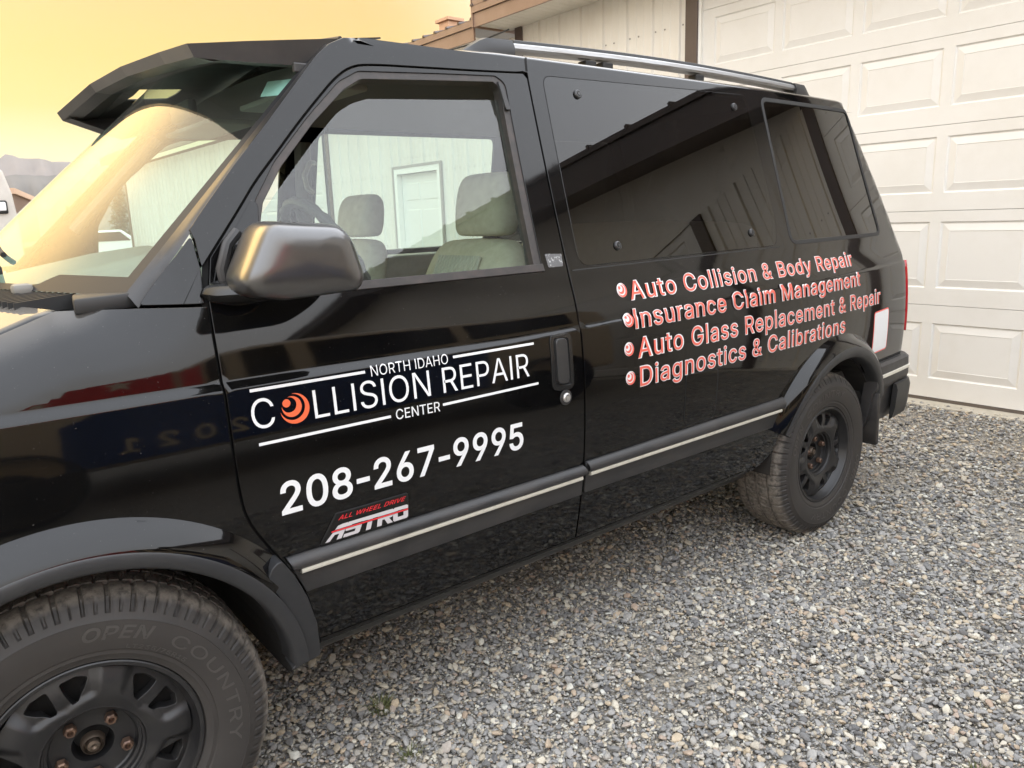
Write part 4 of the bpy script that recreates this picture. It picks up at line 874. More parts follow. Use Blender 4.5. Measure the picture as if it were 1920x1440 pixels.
# bumper: side wrap with bright strip, and the step below
def wrap(name, sec, t0x, m_, parent, s0=3.175):
    V = []; F = []; cols = [s0+(3.54-s0)*i/12 for i in range(13)]; k = len(sec); rows_ = 0
    for s_ in cols:
        for (t_, o_) in sec: P = M(s_, .80); n_ = Mn(s_, .80); V.append((P[0]+n_[0]*o_, P[1]+n_[1]*o_, t_))
        rows_ += 1
    xe = 3.62; P = M(3.54, .80)
    for i in range(1, 9):
        a = R(90*i/8)
        for (t_, o_) in sec: V.append((3.54+(RR+o_)*math.sin(a), P[1]+RR-(RR+o_)*math.cos(a), t_))
        rows_ += 1
    for (t_, o_) in sec: V.append((3.54+RR+o_, 1.70, t_))
    rows_ += 1
    for i in range(rows_-1):
        for j in range(k-1): a = i*k+j; F.append((a, a+k, a+k+1, a+1))
    F.append(tuple(range(k)))
    o = mesh(name, V, F, m_, parent, True); recalc(o); sharp(o, 40); return o
bmp = wrap('rear_bumper', [(.690, -.02), (.692, .012), (.680, .026), (.60, .030), (.575, .024), (.565, .012), (.45, -.005), (.40, -.02), (.38, -.05)], 0, TRIM, van)
wrap('bright_strip', [(.642, .028), (.640, .034), (.628, .034), (.626, .028)], 0, CHROME, bmp, 3.23)
mb = MB()
stp = wrap('bumper_step', [(.575, .02), (.570, .035), (.545, .042), (.46, .036), (.41, .026), (.395, .01)], 0, mat('step_black', (.016, .016, .016), .5), bmp, 3.40)
mb = MB(); mb.box((3.200, -.040, .315), (3.228, .20, .56), .008)
for k in range(len(mb.V)):
    v = mb.V[k]; f_ = max(0, (.42-v[2])/.15); mb.V[k] = (v[0]+.02*f_, v[1], v[2])
mb.build('mud_flap', mat('flap_rubber', (.018, .017, .017), .5, noise=(12, (.05, .045, .04), .45, .8)), van, True)
mb = MB(); mb.box((3.20, -.035, .52), (3.24, .06, .70), .02); mb.build('flare_end', FLAREP, van, True)
mb = MB(); mb.tube([(3.22, .25, .30), (3.38, .20, .33), (3.46, .17, .33)], .03, 12, cap=True); mb.build('exhaust_pipe', mat('rusty_metal', (.10, .07, .05), .6, metal=.4), van, True)
# ---- floor, underbody, cabin
mb = MB(); mb.box((.455, .07, .36), (2.28, 1.82, .46)); mb.box((.50, .10, .40), (.53, 1.79, 1.20)); mb.box((3.24, .12, .42), (3.5, 1.77, .5)); mb.box((-.6, .52, .40), (3.4, 1.37, .60)); mb.build('underbody', UNDER, van)
INT = mat('trim_beige', (.50, .46, .37), .8, noise=(20, (.42, .38, .30), .4, .7)); SEATM = mat('seat_cloth', (.76, .67, .50), .9, noise=(30, (.62, .53, .39), .35, .7), bump=(140, .3, .002))
DASHM = mat('dash_plastic', (.17, .18, .17), .6, noise=(14, (.22, .22, .20), .4, .7), bump=(240, .2, .001))
# headliner
V = []; F = []
for i in range(16):
    x = .78+2.6*i/15
    for j in range(15):
        u = -1+2*j/14; y = YC+u*.70; V.append((x, y, 1.885-.075*abs(u)**3-(.05 if i == 0 else 0)))
for i in range(15):
    for j in range(14): a = i*15+j; F.append((a, a+1, a+16, a+15))
mesh('headliner', V, F, mat('headliner_grey', (.10, .09, .085), .9), van, True)
mb = MB(); mb.box((.5, .10, .60), (3.45, 1.79, .66)); mb.build('cabin_floor', mat('carpet', (.10, .095, .085), .95), van)
# dashboard with instrument hump
V = []; F = []
for i in range(25):
    y = .13+1.63*i/24; hump = .055*math.exp(-((y-.52)/.24)**2)+.03*math.exp(-((y-1.35)/.30)**2)
    wx = wsurf((y-YC)/(YC-.10), 1.27)[0]
    for (x, z) in ((wx+.03, 1.235), (wx+.10, 1.265+hump*.3), (max(wx+.16, .40), 1.300+hump*.8), (.56, 1.312+hump), (.64, 1.285+hump), (.68, 1.20+hump*.6), (.66, .95), (.60, .66)): V.append((x, y, z))
for i in range(24):
    for k in range(7): a = i*8+k; F.append((a, a+8, a+9, a+1))
ds = mesh('dashboard', V, F, DASHM, van, True); recalc(ds)
# steering wheel
sw = MB(); c_ = Vector((.835, .50, 1.285)); ax = Vector((-.86, 0, -.42)).normalized(); e1 = Vector((0, 1, 0)); e2 = ax.cross(e1).normalized()
ring = [c_+.190*(math.cos(2*PI*i/48)*e1+math.sin(2*PI*i/48)*e2) for i in range(48)]
sw.tube(ring, [.0155+.0022*math.cos(i*PI) for i in range(48)], 10, True)
for a in (20, 160, 270): sw.tube([c_+.03*(math.cos(R(a))*e1+math.sin(R(a))*e2), c_+.185*(math.cos(R(a))*e1+math.sin(R(a))*e2)], .013, 8)
st_o = sw.build('steering_wheel', mat('wheel_leather', (.05, .045, .04), .5), van, True)
hb = MB(); hb.tube([c_-ax*.02, c_+ax*.03, c_+ax*.35], [.06, .055, .035], 14); hb.build('column', mat('column_grey', (.25, .24, .21), .6), st_o, True)
def blob(parent, name, secs, m_, n=28, ex=3.2):
    """loft of superellipse sections (cx, cy, cz, half x, half y) stacked in z"""
    V = []; F = []
    for (cx, cy, cz, hx, hy) in secs:
        for i in range(n):
            t = 2*PI*i/n; c, s_ = math.cos(t), math.sin(t)
            V.append((cx+hx*math.copysign(abs(c)**(2/ex), c), cy+hy*math.copysign(abs(s_)**(2/ex), s_), cz))
    k = len(secs)
    for a in range(k-1):
        for i in range(n): F.append((a*n+i, a*n+(i+1) % n, (a+1)*n+(i+1) % n, (a+1)*n+i))
    F.append(tuple(range(n))[::-1]); F.append(tuple((k-1)*n+i for i in range(n)))
    o = mesh(name, V, F, m_, parent, True); recalc(o); s2 = o.modifiers.new('smooth', 'SUBSURF'); s2.levels = 1; s2.render_levels = 2; return o
RIBM = mat('seat_rib', (.60, .55, .45), .9); 
def seat(y, hz=0.0, wide=.255):
    b = blob(van, 'seat', [(1.02, y, .80, .20, wide*.9), (1.02, y, .83, .25, wide), (1.03, y, .93, .26, wide), (1.04, y, .955, .24, wide*.9)], SEATM)
    blob(b, 'backrest', [(1.27, y, .90, .05, wide*.85), (1.28, y, .93, .085, wide*.97), (1.33, y, 1.10, .085, wide), (1.38, y, 1.24, .075, wide*.97), (1.40, y, 1.305, .065, wide*.80), (1.405, y, 1.33, .04, wide*.6)], SEATM)
    blob(b, 'headrest', [(1.425, y, 1.335, .04, .115), (1.425, y, 1.345, .062, .135), (1.435, y, 1.43, .066, .140), (1.445, y, 1.50+hz, .058, .132), (1.448, y, 1.525+hz, .038, .115), (1.45, y, 1.532+hz, .02, .09)], SEATM)
    rb = MB()
    for i in range(15):
        yy = y-.11+.22*i/14
        rb.tube([(1.172, yy, .95), (1.232, yy, 1.10), (1.280, yy, 1.21), (1.312, yy, 1.275)], .0085, 6)
    rb.build('rib_panel', RIBM, b, True)
    return b
seat(.50, .012); seat(1.39, -.02)
bn = blob(van, 'bench_seat', [(2.25, YC, .80, .22, .70), (2.25, YC, .84, .27, .74), (2.26, YC, .95, .26, .74), (2.26, YC, .975, .24, .70)], SEATM, 40, 4)
blob(bn, 'backrest', [(2.50, YC, .92, .05, .70), (2.54, YC, 1.10, .08, .74), (2.60, YC, 1.30, .07, .73), (2.62, YC, 1.36, .03, .68)], SEATM, 40, 4)
# far door trim, pillars, grab handles
mb = MB(); mb.box((.62, 1.70, .66), (3.3, 1.80, 1.235), .02); mb.build('door_trim', INT, van, True)
mb = MB(); mb.box((.62, .075, .66), (1.34, .115, 1.20), .012); mb.build('door_trim', INT, van, True)
mb = MB()
for yy in (.20, 2*YC-.20): mb.tube([(1.335, yy-.07*(1 if yy < 1 else -1), 1.22), (1.335, yy+.005*(1 if yy < 1 else -1), 1.75)], .036, 10)
mb.tube([(.40, .17, 1.40), (.72, .245, 1.74)], .022, 8); mb.tube([(.40, 2*YC-.17, 1.40), (.72, 2*YC-.245, 1.74)], .022, 8)
mb.build('pillar_trim', mat('pillar_grey', (.10, .095, .085), .7), van, True)
gh = MB(); gh.tube([(1.37, 1.66, 1.66), (1.32, 1.60, 1.655), (1.29, 1.595, 1.60), (1.30, 1.60, 1.55), (1.35, 1.66, 1.535)], .012, 8)
gh.build('grab_handle', mat('handle_beige', (.32, .30, .26), .6), van, True)
bt = MB(); bt.box((1.318, .150, .80), (1.36, .156, 1.62)); bt.build('seat_belt', mat('belt_web', (.30, .28, .25), .8), van)
mb = MB(); mb.box((.60, .85, 1.715), (.63, 1.04, 1.775), .012); mb.build('rear_view_mirror', RUBBER, van, True)
mb = MB(); mb.box((.735, .30, 1.735), (.90, .80, 1.752), .006); mb.box((.735, 1.08, 1.735), (.90, 1.58, 1.752), .006); mb.build('inner_visor', mat('inner_visor', (.28, .26, .22), .8), van, True)

# ================================================================== wheels
HZ = .356
def tyre_mesh():
    n = 720; P = [(.004, .2075), (-.004, .212), (-.007, .2235), (-.0085, .2255), (-.0085, .2335), (-.0115, .236), (-.0155, .252), (-.0178, .268), (-.0190, .284), (-.0180, .2995), (-.0192, .3005), (-.0178, .3020), (-.0135, .3140)]
    P += [(-.0105, .3200), (-.0065, .3280), (-.0015, .3355), (.004, .3415), (.010, .3465), (.0175, .3505), (.026, .3530)]
    ns = len(P)
    ys = [.036, .044, .0465, .0475, .0545, .0555, .064, .072, .080, .088, .096, .0985, .0995, .1065, .1075, .116, .124, .132, .140, .148, .1505, .1515, .1585, .1595, .168, .176]
    P += [(y, .3535+.0028*(1-((y-.106)/.09)**2)) for y in ys]
    P += [(.186, .3530), (.1945, .3505), (.202, .3465), (.208, .3415), (.2135, .3355), (.221, .3200), (.228, .30), (.231, .284), (.228, .262), (.219, .236), (.206, .212), (.20, .2075)]
    rng = np.random.default_rng(3); pitch = 46; k = len(P); A = np.array(P)
    V = np.zeros((k, n, 3)); th = 2*PI*np.arange(n)/n
    ph = (np.arange(n)*pitch/n)
    for i, (y, r) in enumerate(P):
        d = np.zeros(n); dy = np.zeros(n)
        f = ph % 1.0
        if r > .316 and y < .03:      # outer shoulder: slots and notches between the lugs
            u = (r-.316)/.037
            slot = (f < .17); notch = (f > .50) & (f < .62) & (u < .55)
            d += np.where(slot, .0065*min(1, u*2+.25), 0) + np.where(notch, .0030, 0)
            if y < .008: dy += np.where(slot, .0035, 0) + np.where(notch, .0020, 0) + np.where((f > .80) & (f < .9) & (u < .5), .0014, 0)
        elif .03 <= y <= .18:
            if (.0470 < y < .055) or (.099 < y < .107) or (.151 < y < .159): d += .0085
            else:
                z = .06*math.sin(y*140); g = (ph+z+y*9) % 1.0
                if y < .047 or y > .159: d += np.where((ph % 1) < .17, .006, 0)
                else: d += np.where(g < .14, .006, 0) + np.where((g > .5) & (g < .57), .003, 0)
        elif r > .316: d += np.where(f < .17, .006, 0)
        rr = r-d
        V[i, :, 0] = rr*np.cos(th); V[i, :, 1] = y+dy; V[i, :, 2] = rr*np.sin(th)
    idx = np.arange(k*n).reshape(k, n); a = idx[:-1]; b = np.roll(idx, -1, 1)[:-1]; c = np.roll(idx, -1, 1)[1:]; d_ = idx[1:]
    F = np.stack([a, d_, c, b], -1).reshape(-1, 4)
    me = bpy.data.meshes.new('tyre'); me.vertices.add(k*n); me.vertices.foreach_set('co', V.reshape(-1)); me.loops.add(len(F)*4); me.loops.foreach_set('vertex_index', F.reshape(-1).astype(np.int32))
    me.polygons.add(len(F)); me.polygons.foreach_set('loop_start', (np.arange(len(F))*4).astype(np.int32)); me.polygons.foreach_set('loop_total', np.full(len(F), 4, np.int32)); me.update(); me.validate()
    me.polygons.foreach_set('use_smooth', [True]*len(F))
    bm = bmesh.new(); bm.from_mesh(me); bmesh.ops.recalc_face_normals(bm, faces=bm.faces)
    for e in bm.edges: e.smooth = e.calc_face_angle(0) < R(32)
    bm.to_mesh(me); bm.free()
    return me
def tyre_mat():
    m = bpy.data.materials.new('tyre_rubber'); m.use_nodes = True; t = m.node_tree; b = t.nodes['Principled BSDF']; b.inputs['Roughness'].default_value = .62
    tc = N(t, 'ShaderNodeTexCoord'); sep = N(t, 'ShaderNodeSeparateXYZ'); L(t, tc.outputs['Object'], sep.inputs[0])
    x2 = N(t, 'ShaderNodeMath', operation='MULTIPLY'); L(t, sep.outputs['X'], x2.inputs[0]); L(t, sep.outputs['X'], x2.inputs[1])
    z2 = N(t, 'ShaderNodeMath', operation='MULTIPLY_ADD'); L(t, sep.outputs['Z'], z2.inputs[0]); L(t, sep.outputs['Z'], z2.inputs[1]); L(t, x2.outputs[0], z2.inputs[2])
    r = N(t, 'ShaderNodeMath', operation='SQRT'); L(t, z2.outputs[0], r.inputs[0])
    mr = N(t, 'ShaderNodeMapRange'); mr.inputs[1].default_value = .333; mr.inputs[2].default_value = .348; L(t, r.outputs[0], mr.inputs[0])
    nz = N(t, 'ShaderNodeTexNoise'); nz.inputs['Scale'].default_value = 60; nz.inputs['Detail'].default_value = 6; nz.inputs['Roughness'].default_value = .7; L(t, tc.outputs['Object'], nz.inputs['Vector'])
    nr = N(t, 'ShaderNodeMapRange'); nr.inputs[1].default_value = .30; nr.inputs[2].default_value = .56; L(t, nz.outputs[0], nr.inputs[0])
    mu = N(t, 'ShaderNodeMath', operation='MULTIPLY'); L(t, mr.outputs[0], mu.inputs[0]); L(t, nr.outputs[0], mu.inputs[1])
    n2 = N(t, 'ShaderNodeTexNoise'); n2.inputs['Scale'].default_value = 9; n2.inputs['Detail'].default_value = 5; L(t, tc.outputs['Object'], n2.inputs['Vector'])
    m0 = N(t, 'ShaderNodeMix', data_type='RGBA'); L(t, n2.outputs[0], m0.inputs[0]); m0.inputs[6].default_value = (.018, .0165, .0155, 1); m0.inputs[7].default_value = (.040, .035, .031, 1)
    mx = N(t, 'ShaderNodeMix', data_type='RGBA'); L(t, mu.outputs[0], mx.inputs[0]); L(t, m0.outputs[2], mx.inputs[6]); mx.inputs[7].default_value = (.185, .162, .135, 1)
    L(t, mx.outputs[2], b.inputs['Base Color'])
    bp = N(t, 'ShaderNodeBump'); bp.inputs['Strength'].default_value = .25; bp.inputs['Distance'].default_value = .001; L(t, nz.outputs[0], bp.inputs['Height']); L(t, bp.outputs[0], b.inputs['Normal'])
    return m
TYREM = tyre_mat(); RIMM = mat('rim_black', (.010, .010, .011), .40, noise=(20, (.022, .021, .02), .4, .8))
def side_r(r):  # sidewall y at radius r
    P = [(.2255, -.0085), (.2335, -.0085), (.236, -.0115), (.252, -.0155), (.268, -.0178), (.284, -.0190), (.2995, -.0180), (.314, -.0135), (.32, -.0105)]
    return float(np.interp(r, [p[0] for p in P], [p[1] for p in P]))
def curved_text(text, r0, h, ang0, ang1, slant, bold, m, parent, raise_=.0010):
    """raised words round the sidewall; angles in degrees, measured clockwise seen from outside"""
    gl, wd = layout(text, .06, bold, slant); V = []; F = []; NN = []
    for g in gl:
        for nn_ in nest(g):
            W, T, BL = triangulate(nn_, (.15, .3), ()); b = len(V)
            for q in W:
                a = R(ang0+(ang1-ang0)*q[0]/wd); r = r0+h*q[1]; y = side_r(r)-raise_
                V.append((-r*math.cos(a)*-1 if False else r*math.cos(a), y, r*math.sin(a)))
            for t in T: F.append(tuple(b+i for i in t))
            for bl in BL:
                b2 = len(V)
                for i in bl: v = V[b+i]; V.append((v[0], v[1]+raise_+.0006, v[2]))
                for i in range(len(bl)): j = (i+1) % len(bl); F.append((b+bl[i], b+bl[j], b2+j, b2+i))
    o = mesh('tyre_lettering', V, F, m, parent); recalc(o); return o
def rim_mesh(parent=None):
    mb = MB()
    # outer lip and barrel
    mb.lathe([(.012, .204), (-.002, .2085), (-.004, .2060), (-.003, .1985), (.003, .1955), (.012, .1935), (.016, .1905), (.026, .1880), (.030, .1845)], (0, 0, 0), 120)
    mb.lathe([(.030, .1845), (.10, .175), (.20, .180), (.202, .206)], (0, 0, 0), 60)
    o = mb.build('wheel', RIMM, parent, True, 40)
    # face with five pairs of windows
    def hgt(x, z):
        r = math.hypot(x, z); a = math.degrees(math.atan2(z, x)) % 72; d = abs(a-36)/36.0  # 0 at pocket middle, 1 at spoke middle
        base = .020-.010*math.sin(PI*min(1, max(0, (r-.10)/.085)))
        w_ = 1-min(1, max(0, (d-.60)/.24)); w_ = w_*w_*(3-2*w_)
        q = min(1, max(0, (r-(.106+.024*d))/.020)); q = q*q*(3-2*q)
        return base+.011*w_*q
    def fs(x, z): return np.array([x, hgt(x, z), z])
    def fn(x, z, h=.0012):
        n = np.cross(fs(x, z+h)-fs(x, z-h), fs(x+h, z)-fs(x-h, z)); n = n/np.linalg.norm(n); return n if n[1] < 0 else -n
    loops = [circle((0, 0), .1848, 120), circle((0, 0), .098, 72)[::-1]]
    for k in range(5):
        for sg in (1, -1):
            c0 = 72*k+36
            def pp(r, da): a = R(c0+sg*da); return (r*math.cos(a), r*math.sin(a))
            loops.append(rounded([pp(.121, 5.6), pp(.150, 3.9), pp(.1745, 3.6), pp(.1765, 14.5), pp(.170, 22.0), pp(.146, 18.5), pp(.126, 12.5)], [.006, .0, .007, .004, .007, .01, .007], 4))
    f = panel('wheel_face', loops, RIMM, o, rim=.024, st=(.0042, .0042), surf=fs, nrm=fn, bev=.0022, ev=())
    bd = MB(); bd.lathe([(.075, .098), (.072, .172), (.13, .176)], (0, 0, 0), 48); bd.build('brake_drum', mat('brake_black', (.010, .009, .008), .7), o, True)
    hb = MB(); hb.lathe([(.020, .098), (.028, .094), (.030, .0905), (.040, .0890), (.042, .084), (.052, .082), (.055, .079), (.058, .040), (.066, .037), (.075, .036), (.10, .034), (.10, .001)], (0, 0, 0), 72)
    hb.build('hub_cup', RIMM, o, True, 30)
    hn = MB(); hn.lathe([(.066, .024), (.052, .022), (.048, .019), (.060, .017), (.060, .014), (.045, .012), (.043, .006), (.046, .0005)], (0, 0, 0), 24); hn.build('axle_nut', mat('worn_steel', (.11, .085, .065), .42, metal=.7), o, True, 30)
    return o
NUTM = mat('nut_brass', (.20, .125, .085), .38, metal=.65, noise=(60, (.09, .06, .05), .4, .7))
def lug(parent, ang):
    mb = MB(); c = (.0635*math.cos(ang), .052, .0635*math.sin(ang))
    P = [(0, .0118), (-.016, .0112), (-.019, .0085), (-.019, .0062), (-.008, .0055), (-.008, .0002)]
    base = len(mb.V)
    for (y, r) in P:
        for j in range(18):
            t = 2*PI*j/18; hx = r*(1 if r < .009 else 1/math.cos(((t % (PI/3))-PI/6))*.93)
            mb.V.append((c[0]+hx*math.cos(t), c[1]+y, c[2]+hx*math.sin(t)))
    for i in range(len(P)-1):
        for j in range(18): a = base+i*18+j; b = base+i*18+(j+1) % 18; mb.F.append((a, b, b+18, a+18))
    o = mb.build('lug_nut', NUTM, parent, True, 25); return o
def copy_tree(o, parent):
    c = o.copy(); COL.objects.link(c); c.parent = parent
    for ch in list(o.children): copy_tree(ch, c)
    return c
whl = rim_mesh(); whl.parent = van
ty = tyre_mesh(); tyo = link('tyre', ty, TYREM, whl)
LETM = mat('tyre_letter', (.052, .048, .044), .5)
curved_text('OPEN', .262, .027, 88, 61, .22, .035, LETM, whl)
curved_text('COUNTRY', .258, .026, 52, -14, .0, .0, LETM, whl)
curved_text('OPEN', .262, .027, -92, -119, .22, .035, LETM, whl)
curved_text('COUNTRY', .258, .026, -128, -194, .0, .0, LETM, whl)
curved_text('LT235/75R15', .2385, .009, 70, 40, .0, .01, LETM, whl, .0007)
for i in range(5): lug(whl, .9235-2*PI*i/5)
rest = [o for o in whl.children]
def put_wheel(w_, x, y, rz, spin):
    w_.matrix_parent_inverse = Matrix.Translation(-Vector(van.location))
    w_.location = (x, y, HZ-.003); w_.rotation_euler = Matrix.Rotation(rz, 3, 'Z').to_euler() if not spin else (Matrix.Rotation(rz, 3, 'Z') @ Matrix.Rotation(spin, 3, 'Y')).to_euler()
put_wheel(whl, 0, 0, -.089, 0)
w2 = copy_tree(whl, van); put_wheel(w2, 2.824, 0, 0, R(100))
w3 = copy_tree(whl, van); put_wheel(w3, 0, 2*YC, PI-.089, R(40))
w4 = copy_tree(whl, van); put_wheel(w4, 2.824, 2*YC, PI, R(10))

# ================================================================== ground
def ground_mat():
    m = bpy.data.materials.new('gravel_ground'); m.use_nodes = True; t = m.node_tree; b = t.nodes['Principled BSDF']; b.inputs['Roughness'].default_value = .9
    tc = N(t, 'ShaderNodeTexCoord')
    vo = N(t, 'ShaderNodeTexVoronoi'); vo.inputs['Scale'].default_value = 62; L(t, tc.outputs['Object'], vo.inputs['Vector'])
    cr = N(t, 'ShaderNodeValToRGB'); c = cr.color_ramp; c.elements[0].position = 0; c.elements[0].color = (0.095, 0.092, 0.092, 1); c.elements[1].position = 1; c.elements[1].color = (0.378, 0.336, 0.269, 1)
    for p, q in ((.3, (0.178, 0.175, 0.171, 1)), (.6, (0.252, 0.245, 0.225, 1)), (.85, (0.315, 0.291, 0.246, 1))): e = c.elements.new(p); e.color = q
    sp = N(t, 'ShaderNodeSeparateColor'); L(t, vo.outputs['Color'], sp.inputs[0]); L(t, sp.outputs[0], cr.inputs[0])
    dk = N(t, 'ShaderNodeMapRange'); dk.inputs[1].default_value = .25; dk.inputs[2].default_value = .75; dk.inputs[3].default_value = 1; dk.inputs[4].default_value = .35; L(t, vo.outputs['Distance'], dk.inputs[0])
    ml = N(t, 'ShaderNodeVectorMath', operation='SCALE'); L(t, cr.outputs[0], ml.inputs[0]); L(t, dk.outputs[0], ml.inputs['Scale'])
    ns = N(t, 'ShaderNodeTexNoise'); ns.inputs['Scale'].default_value = 130; ns.inputs['Detail'].default_value = 4; L(t, tc.outputs['Object'], ns.inputs['Vector'])
    sr = N(t, 'ShaderNodeMapRange'); sr.inputs[1].default_value = .40; sr.inputs[2].default_value = .60; L(t, ns.outputs[0], sr.inputs[0])
    sm = N(t, 'ShaderNodeMix', data_type='RGBA'); L(t, sr.outputs[0], sm.inputs[0]); L(t, ml.outputs[0], sm.inputs[6]); sm.inputs[7].default_value = (0.341, 0.304, 0.244, 1); L(t, sm.outputs[2], b.inputs['Base Color'])
    iv = N(t, 'ShaderNodeMath', operation='SUBTRACT'); iv.inputs[0].default_value = 1; L(t, vo.outputs['Distance'], iv.inputs[1])
    bp = N(t, 'ShaderNodeBump'); bp.inputs['Distance'].default_value = .012; bp.inputs['Strength'].default_value = .9; L(t, iv.outputs[0], bp.inputs['Height']); L(t, bp.outputs[0], b.inputs['Normal'])
    return m
GRM = ground_mat()
g = mesh('ground', [(-9000, -9000, -.008), (9000, -9000, -.008), (9000, 9000, -.008), (-9000, 9000, -.008)], [(0, 1, 2, 3)], GRM); tag(g, kind='structure')
def stone_mat():
    m = bpy.data.materials.new('stone'); m.use_nodes = True; t = m.node_tree; b = t.nodes['Principled BSDF']; b.inputs['Roughness'].default_value = .8
    oi = N(t, 'ShaderNodeObjectInfo'); cr = N(t, 'ShaderNodeValToRGB'); c = cr.color_ramp; c.interpolation = 'LINEAR'
    c.elements[0].position = 0; c.elements[0].color = (0.106, 0.103, 0.102, 1); c.elements[1].position = 1; c.elements[1].color = (0.494, 0.494, 0.444, 1)
    for p, q in ((.14, (0.178, 0.175, 0.168, 1)), (.34, (0.251, 0.245, 0.234, 1)), (.52, (0.307, 0.296, 0.274, 1)), (.66, (0.367, 0.328, 0.258, 1)), (.76, (0.420, 0.346, 0.244, 1)), (.80, (0.335, 0.253, 0.191, 1)), (.84, (0.342, 0.312, 0.274, 1)), (.93, (0.502, 0.462, 0.369, 1))): e = c.elements.new(p); e.color = q
    L(t, oi.outputs['Random'], cr.inputs[0])
    tc = N(t, 'ShaderNodeTexCoord'); nz = N(t, 'ShaderNodeTexNoise'); nz.inputs['Scale'].default_value = 2.2; nz.inputs['Detail'].default_value = 6; nz.inputs['Roughness'].default_value = .7; L(t, tc.outputs['Object'], nz.inputs['Vector'])
    mr = N(t, 'ShaderNodeMapRange'); mr.inputs[1].default_value = .25; mr.inputs[2].default_value = .75; mr.inputs[3].default_value = .78; mr.inputs[4].default_value = 1.25; L(t, nz.outputs[0], mr.inputs[0])
    ml = N(t, 'ShaderNodeVectorMath', operation='SCALE'); L(t, cr.outputs[0], ml.inputs[0]); L(t, mr.outputs[0], ml.inputs['Scale']); L(t, ml.outputs[0], b.inputs['Base Color'])
    return m
STM = stone_mat()
stones = bpy.data.collections.new('stone_kinds')
for i in range(9):
    bm = bmesh.new(); bmesh.ops.create_icosphere(bm, subdivisions=2, radius=1)
    rg = np.random.default_rng(50+i); ax = rg.normal(size=(15, 3)); ax /= np.linalg.norm(ax, axis=1)[:, None]; dd = rg.uniform(.50, .86, 15)
    el = (1.12, rg.uniform(.66, .98), rg.uniform(.40, .66))
    for v in bm.verts:
        p = np.array(v.co)
        for a, d in zip(ax, dd):
            h = p@a
            if h > d: p = p-a*(h-d)*.97
        v.co = Vector(p*np.array(el))
    me = bpy.data.meshes.new('stone'); bm.to_mesh(me); bm.free(); me.materials.append(STM)
    if i % 4 == 0: me.polygons.foreach_set('use_smooth', [True]*len(me.polygons))
    o = bpy.data.objects.new('stone', me); stones.objects.link(o)
def gravel_points():
    P = []; S = []
    cx, cy = CAM_POS[0], CAM_POS[1]
    f = _f; fa = math.atan2(f.y, f.x)
    def band(r0, r1, dens, s0, s1, aw):
        area = aw*(r1*r1-r0*r0); n = int(area*dens)
        r = np.sqrt(RNG.uniform(r0*r0, r1*r1, n)); a = fa+RNG.uniform(-aw, aw, n)
        x = cx+r*np.cos(a); y = cy+r*np.sin(a); s = np.exp(RNG.normal(math.log(s0), .42, n)).clip(s0*.45, s1)
        m = (x < 5.42) & (x > -3.0)
        P.append(np.stack([x[m], y[m]], 1)); S.append(s[m])
    band(.8, 2.7, 9000, .0066, .0170, R(60)); band(.8, 3.2, 9000, .0036, .006, R(60))
    band(2.6, 4.2, 7400, .0072, .0170, R(60))
    band(4.2, 8.2, 4600, .0082, .0175, R(60))
    P = np.concatenate(P); S = np.concatenate(S)
    # low mounds and hollows, sandy patches with fewer stones
    z = .004*np.sin(P[:, 0]*2.1+1)*np.sin(P[:, 1]*2.7)-.004+RNG.uniform(0, .010, len(P))*(S/.010)
    pt = np.sin(P[:, 0]*3.7+2*np.sin(P[:, 1]*1.9))*np.sin(P[:, 1]*4.3+1.3*np.sin(P[:, 0]*2.3))
    keep = RNG.uniform(0, 1, len(P)) > np.clip((pt-.35)*1.1, 0, .6)
    P, S, z = P[keep], S[keep], z[keep]
    return np.concatenate([P, z[:, None]], 1), S
gp, gs = gravel_points()
me = bpy.data.meshes.new('gravel'); me.vertices.add(len(gp)); me.vertices.foreach_set('co', gp.astype(np.float32).ravel())
at = me.attributes.new('size', 'FLOAT', 'POINT'); at.data.foreach_set('value', gs.astype(np.float32))
rot = np.stack([RNG.normal(0, .32, len(gp)), RNG.normal(0, .32, len(gp)), RNG.uniform(0, 6.28, len(gp))], 1)
at = me.attributes.new('turn', 'FLOAT_VECTOR', 'POINT'); at.data.foreach_set('vector', rot.astype(np.float32).ravel())
grv = bpy.data.objects.new('gravel', me); COL.objects.link(grv); tag(grv, 'loose grey and tan crushed gravel spread over the yard', 'gravel', kind='stuff')
def gn():
    ng = bpy.data.node_groups.new('gravel_nodes', 'GeometryNodeTree')
    ng.interface.new_socket('Geometry', in_out='INPUT', socket_type='NodeSocketGeometry'); ng.interface.new_socket('Geometry', in_out='OUTPUT', socket_type='NodeSocketGeometry')
    gi = ng.nodes.new('NodeGroupInput'); go = ng.nodes.new('NodeGroupOutput')
    mp = ng.nodes.new('GeometryNodeMeshToPoints'); ci = ng.nodes.new('GeometryNodeCollectionInfo'); ci.inputs['Collection'].default_value = stones; ci.inputs['Separate Children'].default_value = True; ci.inputs['Reset Children'].default_value = True
    ip = ng.nodes.new('GeometryNodeInstanceOnPoints'); ip.inputs['Pick Instance'].default_value = True
    a1 = ng.nodes.new('GeometryNodeInputNamedAttribute'); a1.data_type = 'FLOAT'; a1.inputs['Name'].default_value = 'size'
    a2 = ng.nodes.new('GeometryNodeInputNamedAttribute'); a2.data_type = 'FLOAT_VECTOR'; a2.inputs['Name'].default_value = 'turn'
    e2r = ng.nodes.new('FunctionNodeEulerToRotation')
    l = ng.links.new
    l(gi.outputs[0], mp.inputs[0]); l(mp.outputs[0], ip.inputs['Points']); l(ci.outputs[0], ip.inputs['Instance']); l(a1.outputs[0], ip.inputs['Scale']); l(a2.outputs[0], e2r.inputs[0]); l(e2r.outputs[0], ip.inputs['Rotation'])
    l(ip.outputs[0], go.inputs[0]); return ng
md = grv.modifiers.new('gravel', 'NODES'); md.node_group = gn()
